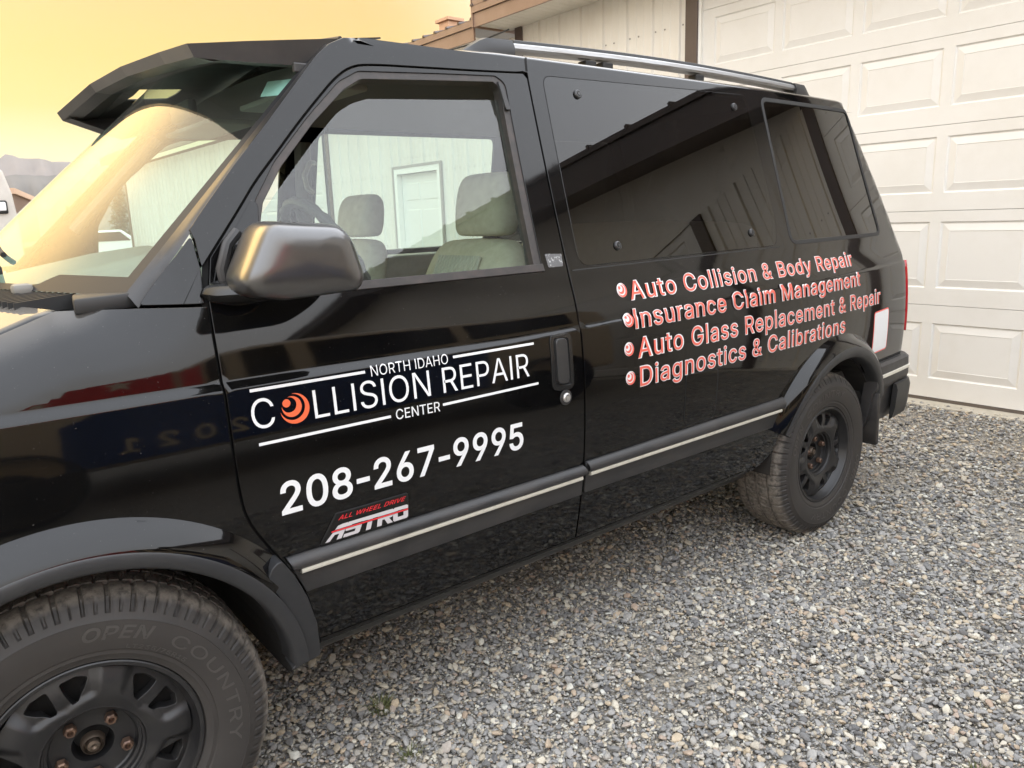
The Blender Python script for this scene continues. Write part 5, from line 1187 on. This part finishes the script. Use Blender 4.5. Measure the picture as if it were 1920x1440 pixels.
# a few tufts of grass and weed
def tuft(x, y, n, h, col, name, label):
    V = []; F = []; rg = np.random.default_rng(int(abs(x*1000)+abs(y*77)))
    for i in range(n):
        a = rg.uniform(0, 6.28); r = rg.uniform(0, .035); l_ = h*rg.uniform(.5, 1.1); lean = rg.uniform(.2, .9); w_ = rg.uniform(.0012, .0024); a2 = rg.uniform(0, 6.28)
        px, py = r*math.cos(a), r*math.sin(a); b = len(V)
        for k in range(4):
            u = k/3; ww = w_*(1-u*.85); cx_ = px+math.cos(a)*lean*l_*u*u; cy_ = py+math.sin(a)*lean*l_*u*u; cz = l_*u*(1-.35*lean*u)
            V += [(cx_-ww*math.sin(a2), cy_+ww*math.cos(a2), cz), (cx_+ww*math.sin(a2), cy_-ww*math.cos(a2), cz)]
        for k in range(3): F.append((b+2*k, b+2*k+1, b+2*k+3, b+2*k+2))
    o = mesh(name, V, F, col); o.location = (x, y, .0); tag(o, label, 'grass', 'weeds in the gravel'); return o
GRN = mat('grass_green', (.085, .105, .035), .7, noise=(30, (.16, .15, .06), .4, .7)); DRY = mat('grass_dry', (.42, .35, .22), .8)
tuft(.74, .20, 90, .045, GRN, 'grass_tuft', 'small green grass tuft growing in the gravel below the van sill')
tuft(.70, -.02, 46, .03, GRN, 'grass_tuft', 'thin dark weed sprig in the gravel, a little nearer than the green tuft')
tuft(.735, -.175, 22, .05, DRY, 'grass_tuft', 'dry straw coloured stalks lying on the gravel at the bottom edge')
tuft(1.72, -1.03, 70, .03, GRN, 'grass_tuft', 'low green weed in the gravel at the bottom right corner')

# ================================================================== the shop building behind (facade plane X = 5.48, facing the van)
XF = 5.48
WALLM = mat('wall_metal', (.76, .73, .66), .42, noise=(2.5, (.69, .65, .58), .4, .8, (1, 1, .2)), bump=(3, .12, .01, (1, 1, .3)))
BROWN = mat('brown_metal', (.235, .150, .105), .40, noise=(4, (.30, .20, .145), .4, .8))
DKBR = mat('dark_brown_metal', (.085, .062, .052), .40, noise=(5, (.11, .08, .07), .4, .8))
SOFF = mat('soffit_white', (.66, .63, .56), .55)
DOORW = mat('garage_door_paint', (.72, .705, .665), .38, noise=(3, (.67, .65, .60), .45, .8), bump=(60, .10, .002, (1, .12, 3)))
shop = empty('shop_building', (XF, 2.0, 0), 'white metal sided workshop with brown trim and white panelled garage doors', 'building'); WORLD_ROOTS.add('shop_building')
def ribbed(name, y0, y1, z0, z1, parent, x=XF, pitch=.3048, m=WALLM):
    V = []; F = []; ys = []
    y = y0
    n = int((y1-y0)/pitch)+1
    prof_ = [(0, 0), (.012, -.020), (.034, -.020), (.046, 0), (.118, 0), (.124, -.005), (.134, -.005), (.140, 0), (.205, 0), (.211, -.005), (.221, -.005), (.227, 0)]
    pts = [(y0, 0)]
    for i in range(n):
        for (a, b) in prof_:
            yy = y0+.06+i*pitch+a
            if y0 < yy < y1: pts.append((yy, b))
    pts.append((y1, 0))
    for (yy, b) in pts: V += [(x+b, yy, z0), (x+b, yy, z1)]
    for i in range(len(pts)-1): F.append((2*i, 2*i+2, 2*i+3, 2*i+1))
    o = mesh(name, V, F, m, parent); recalc(o)
    sc = MB()
    for i in range(n):
        for z in np.arange(z0+.12, z1, .95):
            for dy in (-.03, .17):
                yy = y0+.06+i*pitch+dy+.01
                if y0+.02 < yy < y1-.02: sc.box((x-.006, yy-.006, z-.006), (x+.001, yy+.006, z+.006))
    if sc.V: sc.build('screw', mat('screw_grey', (.30, .29, .27), .4, metal=.5), o)
    return o
ribbed('wall', 2.855, 5.03, 0, 3.44, shop)
ribbed('wall', 5.13, 6.70, 0, 3.30, shop)
ribbed('wall', 7.83, 9.74, 0, 3.30, shop); 
ribbed('wall', 6.70, 7.83, 2.10, 3.30, shop)
ribbed('wall', 13.4, 22.6, 0, 3.10, shop)
def post(y0, y1, z1, m=DKBR, x0=XF-.03, z0=0):
    mb = MB(); mb.box((x0, y0, z0), (XF+.05, y1, z1), .004); return mb.build('corner_trim', m, shop)
post(2.727, 2.852, 3.46); post(5.03, 5.13, 3.46); post(9.74, 9.84, 3.30); post(22.6, 22.72, 3.10)
mb = MB(); mb.box((XF-.032, 2.855, 3.40), (XF+.05, 5.03, 3.47)); mb.build('wall_trim', DKBR, shop)
# eaves: fascia with drip edge, soffit, roofs
def eave(y0, y1, x0, zb, zt, rise, run, nm='roof', ribs=True):
    mb = MB(); mb.box((x0, y0, zb), (x0+.025, y1, zt-.055), 0); mb.box((x0-.018, y0-.01, zt-.05), (x0+.03, y1+.01, zt+.015)); mb.build('fascia', BROWN, shop)
    V = [(x0+.026, y0+.005, zb+.02), (x0+.026, y1-.005, zb+.02), (XF+.02, y1-.005, zb+.03), (XF+.02, y0+.005, zb+.03)]
    so_ = MB(); n = int((y1-y0)/.10)
    for i in range(n): a = y0+.005+i*.10; so_.box((x0+.026, a, zb+.02), (XF+.02, a+.094, zb+.035))
    so_.build('soffit', SOFF, shop)
    rb = MB(); V = [(x0-.02, y0-.03, zt+.018), (x0-.02, y1+.03, zt+.018), (x0+run, y1+.03, zt+rise), (x0+run, y0-.03, zt+rise)]
    rf = MB(); rf.add(V, [(0, 1, 2, 3)])
    k = int((y1-y0)/.2286)
    for i in range(k+1):
        y = y0+i*(y1-y0)/max(k, 1)
        a = Vector((x0-.03, y, zt+.018)); b = Vector((x0+run, y, zt+rise))
        rf.add([(a.x, y-.025, a.z), (a.x, y-.012, a.z+.020), (a.x, y+.012, a.z+.020), (a.x, y+.025, a.z), (b.x, y-.025, b.z), (b.x, y-.012, b.z+.020), (b.x, y+.012, b.z+.020), (b.x, y+.025, b.z)], [(0, 4, 5, 1), (1, 5, 6, 2), (2, 6, 7, 3), (0, 1, 2, 3)])
    o = rf.build(nm, DKBR, shop); return o
eave(-.75, 5.25, 5.0, 3.36, 3.545, 1.0, 3.6)
mb = MB(); mb.box((4.985, 5.25, 3.36), (8.6, 5.275, 3.66)); mb.build('rake_trim', BROWN, shop)
mb = MB(); mb.box((4.985, 4.3, 3.545), (5.0, 5.26, 3.66)); 
mb.build('fascia', BROWN, shop)
eave(5.29, 23.2, 5.02, 3.24, 3.425, .55, 2.6)
ch = MB(); ch.box((5.9, 6.98, 3.60), (6.1, 7.20, 3.90), .01); ch.box((5.87, 6.95, 3.90), (6.13, 7.24, 3.935)); ch.build('chimney', mat('vent_box', (.55, .33, .20), .6), shop)
# sagging cable under the eave
cb = MB(); cb.tube([(5.02, 5.9-.1*i, 3.235-.02*math.sin(PI*i/12)) for i in range(13)], .008, 6); cb.build('cable', RUBBER, shop)
# walk-in door in the lower wing
fd_ = MB()
for a, b in (((6.70, 0), (6.77, 2.10)), ((7.76, 0), (7.83, 2.10)), ((6.77, 2.03), (7.76, 2.10))): fd_.box((XF-.025, a[0], a[1]), (XF+.06, b[0], b[1]))
edf = fd_.build('door_frame', mat('frame_white', (.86, .85, .80), .45), shop)
tr = MB()
for a, b in (((6.665, 0), (6.70, 2.135)), ((7.83, 0), (7.865, 2.135)), ((6.70, 2.10), (7.83, 2.135))): tr.box((XF-.032, a[0], a[1]), (XF+.03, b[0], b[1]))
tr.build('frame_trim', mat('grey_trim', (.34, .31, .28), .5), edf)
ed = MB(); ed.box((XF+.055, 6.775, .01), (XF+.09, 7.755, 2.025))
for (a, b, c, d) in ((6.88, 7.22, .25, .85), (7.31, 7.65, .25, .85), (6.88, 7.22, .98, 1.55), (7.31, 7.65, .98, 1.55), (6.88, 7.22, 1.68, 1.90), (7.31, 7.65, 1.68, 1.90)): ed.box((XF+.047, a, c), (XF+.06, b, d), .006)
edo = ed.build('door', mat('door_white', (.78, .77, .72), .45), shop)
kn = MB(); kn.lathe([(-.05, .0005), (-.05, .022), (-.03, .028), (-.015, .012), (.0, .022)], (XF+.04, 6.86, .98), 16)
kn.V = [(XF+.05+(v[1]-.98+.98-0)*1.0 if False else v[0], v[1], v[2]) for v in kn.V]; kn.build('door_knob', mat('knob', (.5, .48, .42), .3, metal=.9), edo, True)
# ---- panelled garage doors
def garage_door(y_hi, cols, zs, nm='garage_door', x=XF+.012):
    """y_hi: edge at the left of the picture; panels run towards -Y"""
    root = None; y_lo = y_hi-(.147+cols*.635+.05)
    for k in range(len(zs)-1):
        z0, z1 = zs[k]+.0015, zs[k+1]-.0015; V = []; F = []
        def q(P): b = len(V); V.extend(P); F.append(tuple(range(b, b+4)))
        pz0, pz1 = (z0+.118, z1-.072)
        if k == 0: pz0, pz1 = .170, .566
        ys = [y_hi]
        pan = []
        for c in range(cols):
            a = y_hi-.147-c*.635; pan.append((a-.565, a))
        xs = x
        def rect(ya, yb, za, zb, xx=0): q([(xs+xx, yb, za), (xs+xx, ya, za), (xs+xx, ya, zb), (xs+xx, yb, zb)])
        rect(y_lo, y_hi, z0, pz0); rect(y_lo, y_hi, pz1, z1)
        prev = y_hi
        for (a, b) in pan: rect(b, prev, pz0, pz1); prev = a
        rect(y_lo, prev, pz0, pz1)
        for (a, b) in pan:
            rings = [(0, 0), (.006, .007), (.011, .009), (.016, .0085), (.062, -.001), (.064, .0015), (.068, .0015)]
            for i in range(len(rings)-1):
                d0, x0 = rings[i]; d1, x1 = rings[i+1]
                A = [(xs+x0, b-d0, pz0+d0), (xs+x0, a+d0, pz0+d0), (xs+x0, a+d0, pz1-d0), (xs+x0, b-d0, pz1-d0)]
                B = [(xs+x1, b-d1, pz0+d1), (xs+x1, a+d1, pz0+d1), (xs+x1, a+d1, pz1-d1), (xs+x1, b-d1, pz1-d1)]
                for j in range(4): q([A[j], A[(j+1) % 4], B[(j+1) % 4], B[j]])
            d, xx = rings[-1]; rect(a+d, b-d, pz0+d, pz1-d, xx)
        # tongue: top and bottom edges of the section turned in
        q([(xs, y_hi, z0), (xs, y_lo, z0), (xs+.03, y_lo, z0), (xs+.03, y_hi, z0)]); q([(xs, y_hi, z1), (xs, y_lo, z1), (xs+.03, y_lo, z1), (xs+.03, y_hi, z1)])
        if root is None: root = mesh(nm, V, F, DOORW, shop); o = root
        else: o = mesh('door_section', V, F, DOORW, root)
        bm = bmesh.new(); bm.from_mesh(o.data); bmesh.ops.remove_doubles(bm, verts=bm.verts, dist=1e-5); bmesh.ops.recalc_face_normals(bm, faces=bm.faces)
        s_ = sum((f.normal.x*f.calc_area() for f in bm.faces))
        if s_ > 0: bmesh.ops.reverse_faces(bm, faces=bm.faces)
        bm.to_mesh(o.data); bm.free()
    mb = MB(); mb.box((x+.03, y_lo, zs[0]), (x+.06, y_hi, zs[-1])); mb.build('door_backing', mat('backing_grey', (.30, .28, .25), .8), root)
    mb = MB(); mb.box((x-.004, y_lo, zs[0]-.022), (x+.03, y_hi, zs[0]-.002)); mb.build('bottom_seal', mat('seal_grey', (.11, .09, .075), .6), root)
    return y_lo
ZS = [.030, .693, 1.342, 1.907, 2.472, 3.04, 3.40]
ylo = garage_door(2.725, 5, ZS)
mb = MB(); mb.box((XF-.012, 2.700, 0), (XF+.012, 2.727, 3.36)); mb.build('jamb_strip', mat('frame_white', (.86, .85, .80), .45), shop)
post(ylo-.125, ylo, 3.40)
ribbed('wall', ylo-1.5, ylo-.125, 0, 2.77, shop)
post(ylo-1.62, ylo-1.5, 2.77)
yl2 = garage_door(ylo-1.62, 6, [.03, .693, 1.342, 1.907, 2.42, 2.77]); post(yl2-.125, yl2, 2.77); ribbed('wall', yl2-9, yl2-.125, 0, 2.77, shop)
ylg = garage_door(13.4, 5, [.03, .6, 1.17, 1.74, 2.31, 2.88])
mb = MB(); mb.box((XF-.01, 9.84, 2.88), (XF+.05, 13.4, 3.24)); mb.build('wall_trim', BROWN, shop)
# gable end of the right-hand wing (outside the picture, reflected in the van's windows)
GY0, GY1, GZ0, GS = -.80, -7.6, 3.03, .335
def gz(y): return GZ0+GS*((GY0-y) if y > GY1 else (GY0-GY1)-(GY1-y))
YE = 2*GY1-GY0
gys = [GY0, GY1, YE]
def gpoly(name, x0, x1, dz0, dz1, m):
    V = []; F = []
    for y in gys:
        for (x, dz) in ((x0, dz0), (x1, dz0), (x1, dz1), (x0, dz1)): V.append((x, y, gz(y)+dz))
    for i in range(2):
        for j in range(4): F.append((i*4+j, i*4+4+j, i*4+4+(j+1) % 4, i*4+(j+1) % 4))
    F += [(0, 1, 2, 3), (8, 9, 10, 11)]
    return recalc(mesh(name, V, F, m, shop))
gpoly('fascia', 4.98, 5.01, -.24, 0, DKBR); gpoly('soffit', 5.012, XF, -.22, -.19, DKBR); gpoly('roof', 4.95, 9.5, .003, .05, DKBR)
mesh('wall', [(XF, GY0, 2.77), (XF, GY0, gz(GY0)-.2), (XF, GY1, gz(GY1)-.2), (XF, YE, gz(YE)-.2), (XF, YE, 2.77)], [(0, 1, 2, 3, 4)], WALLM, shop)
rb = MB()
for i in range(16):
    y = GY0+(GY1-GY0)*i/15; rb.box((4.945, y-.012, gz(y)+.03), (9.4, y+.012, gz(y)+.072))
rb.build('roof_rib', DKBR, shop)
ap = MB(); ap.box((XF-.14, -14, -.05), (XF+.3, 9.9, .008), .006); apo = ap.build('concrete_apron', mat('concrete', (.50, .46, .38), .9, noise=(9, (.36, .33, .27), .35, .7), bump=(40, .3, .004)), None); tag(apo, kind='structure')
# inside of the shop is closed: dark back box
bk = MB(); bk.box((XF+.13, -15, 0), (XF+.2, 23, 3.2)); bk.build('inner_wall', mat('inner_dark', (.05, .05, .05), .9), shop)

# ================================================================== parade truck parked behind the camera (seen as a reflection)
bus = empty('parade_truck', (1.6, -3.9, 0), 'tan crew truck with red starred hood and blue doors, reflected in the black paint', 'truck'); WORLD_ROOTS.add('parade_truck')
TAN = mat('tan_paint', (.62, .54, .44), .3, coat=.3); BY = -3.0
BS = [(-.55, .45), (-.62, .95), (-.45, 1.34), (.0, 1.52), (.45, 1.63), (1.0, 1.73), (1.25, 1.82), (1.55, 1.89), (4.3, 1.90), (4.55, 1.75), (4.6, .45)]
V = [(x, BY, z+(.16 if z > .5 else 0)) for x, z in BS]+[(x, BY-1.9, z+(.16 if z > .5 else 0)) for x, z in BS]; n = len(BS)
bbm = mesh('body', V, [tuple(range(n)), tuple(range(n, 2*n))[::-1]]+[(i, (i+1) % n, n+(i+1) % n, n+i) for i in range(n)], TAN, bus); recalc(bbm)
bvl = bbm.modifiers.new('b', 'BEVEL'); bvl.width = .07; bvl.segments = 3
def side_poly(name, P, m_, o_=.012):
    mb = MB(); k = len(P); mb.add([(x, BY+o_, z+DZ) for x, z in P]+[(x, BY-.05, z+DZ) for x, z in P], [tuple(range(k)), tuple(range(k, 2*k))[::-1]]+[(i, (i+1) % k, k+(i+1) % k, k+i) for i in range(k)])
    return recalc(mb.build(name, m_, bus))
DZ = .16
BW = mat('truck_window', (.006, .006, .008), .05); REDB = mat('red_band', (.80, .020, .025), .35)
side_poly('hood_panel', [(-.46, 1.26), (-.40, 1.34), (.0, 1.495), (.45, 1.605), (.94, 1.70), (.94, 1.26), (.0, 1.16)], REDB)
side_poly('cowl_panel', [(.99, 1.30), (.99, 1.65), (1.12, 1.71), (1.12, 1.30)], REDB)
side_poly('side_window', [(1.16, 1.36), (1.16, 1.72), (1.28, 1.78), (1.28, 1.36)], BW)
for a, b in ((1.42, 1.72), (1.86, 2.9), (3.02, 4.1)): side_poly('side_window', [(a, 1.36), (a, 1.80), (b, 1.82), (b, 1.36)], BW)
def star(cx, cz, r): return [(cx+(r if i % 2 == 0 else r*.4)*math.sin(i*PI/5), cz+(r if i % 2 == 0 else r*.4)*math.cos(i*PI/5)) for i in range(10)]
V = []; F = []
for cx, cz in ((.16, 1.40), (.62, 1.52)):
    b = len(V); V += [(p[0], BY+.014, p[1]+DZ) for p in star(cx, cz, .10)]; F.append(tuple(range(b, b+10)))
mesh('star', V, F, mat('star_white', (.9, .86, .78), .5), bus)
side_poly('blue_panel', [(.25, .34), (.25, .84), (.5, .96), (3.2, 1.06), (3.2, .34)], mat('blue_panel', (.02, .06, .22), .3))
gl_, wd_ = layout('2021', .5, .03); V = []; F = []
for g_ in gl_:
    for n_ in nest(g_):
        W_, T_, B_ = triangulate(n_, (.5, .5), ()); b = len(V)
        V += [(1.35-.8*q[0]/wd_, BY+.016, .60+.16*q[1]) for q in W_]; F += [tuple(b+i for i in t) for t in T_]
mesh('lettering', V, F, mat('letter_tan', (.75, .66, .5), .5), bus)
for x in (-.05, 3.7):
    mb = MB(); mb.lathe([(-.02, .001), (-.02, .20), (-.03, .22), (-.02, .36), (.0, .40), (.2, .40)], (x, BY+.02, .40), 36); mb.build('wheel', RUBBER, bus, True)

# ================================================================== distance on the left
# stake truck
tk = empty('flatbed_truck', (2.0, 24.0, 0), 'white cab truck with a slatted stake bed, parked beyond the van at the left edge', 'truck'); WORLD_ROOTS.add('flatbed_truck')
TKW = mat('truck_white', (.52, .49, .45), .4, noise=(3, (.45, .42, .38), .4, .8))
mb = MB()
CB = [(0.2, .55), (2.46, .55), (2.55, .9), (2.545, 1.75), (2.52, 2.10), (2.50, 2.41), (2.38, 2.95), (2.20, 3.06), (.2, 3.10)]
V = [(x, 21.0, z) for x, z in CB]+[(x, 23.2, z) for x, z in CB]; n = len(CB)
F = [tuple(range(n)), tuple(range(n, 2*n))[::-1]]+[(i, (i+1) % n, n+(i+1) % n, n+i) for i in range(n)]
cabm = mesh('cab', V, F, TKW, tk); recalc(cabm); bvl = cabm.modifiers.new('b', 'BEVEL'); bvl.width = .05; bvl.segments = 2
mb = MB(); mb.box((2.10, 20.93, 1.92), (2.36, 21.02, 2.24), .04); wfr = mb.build('window_frame', RUBBER, tk, True)
mb = MB(); mb.box((2.13, 20.90, 1.99), (2.325, 20.95, 2.20), .03); mb.build('cab_window', mat('pale_reflection', (.75, .77, .78), .1), wfr, True)  # white reflection in the cab window put into its base colour
mb = MB()
def bx_(y): return 2.55+(y-21.4)*.215
for i in range(14): y = 21.7+i*.42; mb.box((bx_(y)-.04, y, 1.2), (bx_(y)+.02, y+.15, 2.44), 0)
mb.build('stake', mat('stake_wood', (.30, .22, .17), .8), tk)
mb = MB()
for (z0, z1, w_) in ((2.42, 2.56, .06), (1.08, 1.2, .05)):
    V_ = [(bx_(y)+dx, y, z) for y in (21.5, 27.6) for (dx, z) in ((-w_, z0), (w_, z0), (w_, z1), (-w_, z1))]; mb.add(V_, [(0, 1, 2, 3), (4, 7, 6, 5), (0, 4, 5, 1), (1, 5, 6, 2), (2, 6, 7, 3), (3, 7, 4, 0)])
mb.build('bed_rail', mat('rail_wood', (.58, .40, .28), .7), tk)
mb = MB(); V_ = [(bx_(y)+dx, y, z) for y in (21.5, 27.6) for (dx, z) in ((-2.2, .8), (-.05, .8), (-.05, 1.08), (-2.2, 1.08))]; mb.add(V_, [(0, 1, 2, 3), (4, 7, 6, 5), (0, 4, 5, 1), (1, 5, 6, 2), (2, 6, 7, 3), (3, 7, 4, 0)])
mb.build('bed_frame', DARK, tk)
for y in (22.0, 26.2):
    mb = MB(); mb.lathe([(-.02, .001), (-.02, .25), (0, .48), (.25, .50), (.28, .3)], (0, 0, 0), 28)
    mb.V = [(2.5-v[1], y+v[0], .5+v[2]) for v in mb.V]; mb.build('wheel', RUBBER, tk, True)
# conifers, lamp post and a white car beyond the windshield
LEAFM = mat('needles', (.045, .060, .035), .8, noise=(3, (.08, .09, .05), .35, .7)); BARK = mat('bark', (.10, .075, .055), .9)
def conifer(x, y, h, seed, label):
    t = empty('conifer', (x, y, 0), label, 'tree', 'trees across the yard'); rg = np.random.default_rng(seed)
    mb = MB(); mb.tube([(0, 0, 0), (0, 0, h*.5), (0, 0, h)], [h*.018, h*.011, h*.002], 8); mb.build('trunk', BARK, t)
    V = []; F = []
    for i in range(420):
        u = rg.uniform(.08, 1)**.8; z = h*u; rad = h*.20*(1-u)**.85*rg.uniform(.55, 1.12)+.05; a = rg.uniform(0, 6.28)
        for k in range(5):
            f_ = (k+1)/5; r = rad*f_; s_ = .16*h/8*(1.3-f_*.6)
            c = np.array([r*math.cos(a), r*math.sin(a), z-rad*.28*f_])+rg.normal(0, .03*h/8, 3); b = len(V)
            d = rg.normal(size=3)*s_; e = rg.normal(size=3)*s_*.6
            V += [tuple(c-d), tuple(c+e), tuple(c+d), tuple(c-e*.5)]; F.append((b, b+1, b+2, b+3))
    mesh('crown', V, F, LEAFM, t); return t
conifer(14.9, 66, 6.4, 1, 'dark conifer seen through the windshield, tallest of the trees across the yard')
conifer(19.5, 82, 4.2, 2, 'small conifer beyond the lamp post seen through the windshield')
conifer(12.6, 74, 3.6, 3, 'small rounded conifer farthest left of the trees through the windshield')
lp = empty('lamp_post', (16.8, 70, 0), 'thin grey lamp post with a round head seen through the windshield', 'lamp post'); WORLD_ROOTS.add('lamp_post')
mb = MB(); mb.tube([(16.8, 70, 0), (16.8, 70, 3.9)], .06, 8); mb.build('pole', mat('pole_grey', (.3, .3, .3), .5), lp)
mb = MB(); mb.lathe([(0, .01), (.05, .2), (.25, .26), (.42, .16), (.46, .01)], (16.8, 70, 3.85), 16, 'Z'); mb.build('lamp_head', mat('lamp_white', (.8, .8, .76), .4), lp, True)
car = empty('parked_car', (8.2, 38, 0), 'white hatchback parked across the yard, seen through the windshield', 'car'); WORLD_ROOTS.add('parked_car')
CS = [(0, .35), (0, .85), (.25, 1.0), (.7, 1.45), (2.3, 1.5), (2.9, 1.02), (3.9, .92), (4.1, .7), (4.1, .35)]
V = [(6.3+x, 38.0+.0, z) for x, z in CS]+[(6.3+x, 39.7, z) for x, z in CS]; n = len(CS)
cbm = mesh('body', V, [tuple(range(n)), tuple(range(n, 2*n))[::-1]]+[(i, (i+1) % n, n+(i+1) % n, n+i) for i in range(n)], mat('car_white', (.75, .74, .7), .25), car); recalc(cbm)
bvl = cbm.modifiers.new('b', 'BEVEL'); bvl.width = .08; bvl.segments = 3
mb = MB(); mb.add([(6.98, 37.985, .98), (8.95, 37.985, 1.0), (8.52, 37.985, 1.40), (7.12, 37.985, 1.38)], [(0, 1, 2, 3)]); mb.add([(6.98, 37.97, .98), (8.95, 37.97, 1.0), (8.52, 37.97, 1.40), (7.12, 37.97, 1.38)], [(0, 1, 2, 3)]); mb.build('side_window', mat('bus_window', (.006, .006, .008), .05), car)
for x in (7.1, 9.6):
    mb = MB(); mb.lathe([(-.02, .001), (-.02, .2), (0, .33), (.2, .34)], (x, 37.99, .34), 28); mb.build('wheel', RUBBER, car, True)
# ---- mountains
def ridge(name, az0, az1, dist, base, pts, m_, depth, seed, label=None):
    rg = np.random.default_rng(seed); n = 260; V = []; F = []; K = 14
    A = [p[0] for p in pts]; E = [p[1] for p in pts]
    ph = rg.uniform(0, 6.28, 12)
    for i in range(n+1):
        az = az0+(az1-az0)*i/n; e = float(np.interp(az, A, E)); e += sum(.05/(k+1)**.8*math.sin(az*(2.3*(k+1))+ph[k]) for k in range(12))
        H = dist*math.tan(R(e))
        for k in range(K+1):
            u = k/K; d = dist-depth*(1-u); fold = depth*.10*math.sin(az*5+ph[1]+3*u)*math.sin(u*PI)+depth*.05*math.sin(az*13+ph[3]+5*u)*math.sin(u*PI)
            z = H*(u**1.25) if k < K else H
            V.append(((d+fold)*math.cos(R(az))+CAM_POS[0], (d+fold)*math.sin(R(az))+CAM_POS[1], z-2))
    for i in range(n):
        for k in range(K): a = i*(K+1)+k; F.append((a, a+K+1, a+K+2, a+1))
    o = mesh(name, V, F, m_, None, True); recalc(o); tag(o, kind='structure'); return o
MT1 = mat('mountain_forest', (.060, .062, .058), .95, noise=(.004, (.10, .095, .085), .4, .7)); MT2 = mat('mountain_rock', (.16, .135, .12), .95, noise=(.003, (.09, .085, .08), .4, .7))
ridge('mountains', 40, 130, 4200, 0, [(40, 2.6), (60, 3.6), (74, 4.35), (78, 4.42), (79.6, 4.55), (80.3, 4.35), (81.4, 4.72), (82.4, 4.66), (83.3, 4.82), (84.4, 4.45), (88, 4.2), (95, 3.9), (110, 4.4), (130, 3)], MT2, 1200, 4)
ridge('mountains', 40, 130, 2900, 0, [(40, 1.6), (60, 2.2), (74, 2.9), (79, 3.35), (81.3, 3.75), (82.6, 3.72), (84.5, 3.45), (90, 2.6), (110, 3.0), (130, 2)], MT1, 900, 9)

# ---- smoky air: far things fade into it
hz = MB(); hz.box((-6200, -6200, -3), (6200, 6200, 480)); hzo = hz.build('haze', None, None); hm = bpy.data.materials.new('haze_air'); hm.use_nodes = True; ht = hm.node_tree; ht.nodes.clear()
ho = N(ht, 'ShaderNodeOutputMaterial'); hv = N(ht, 'ShaderNodeVolumePrincipled'); hv.inputs['Color'].default_value = (.80, .78, .80, 1); hv.inputs['Density'].default_value = .00010; hv.inputs['Anisotropy'].default_value = .2
L(ht, hv.outputs[0], ho.inputs['Volume']); hzo.data.materials.append(hm); tag(hzo, kind='stuff')
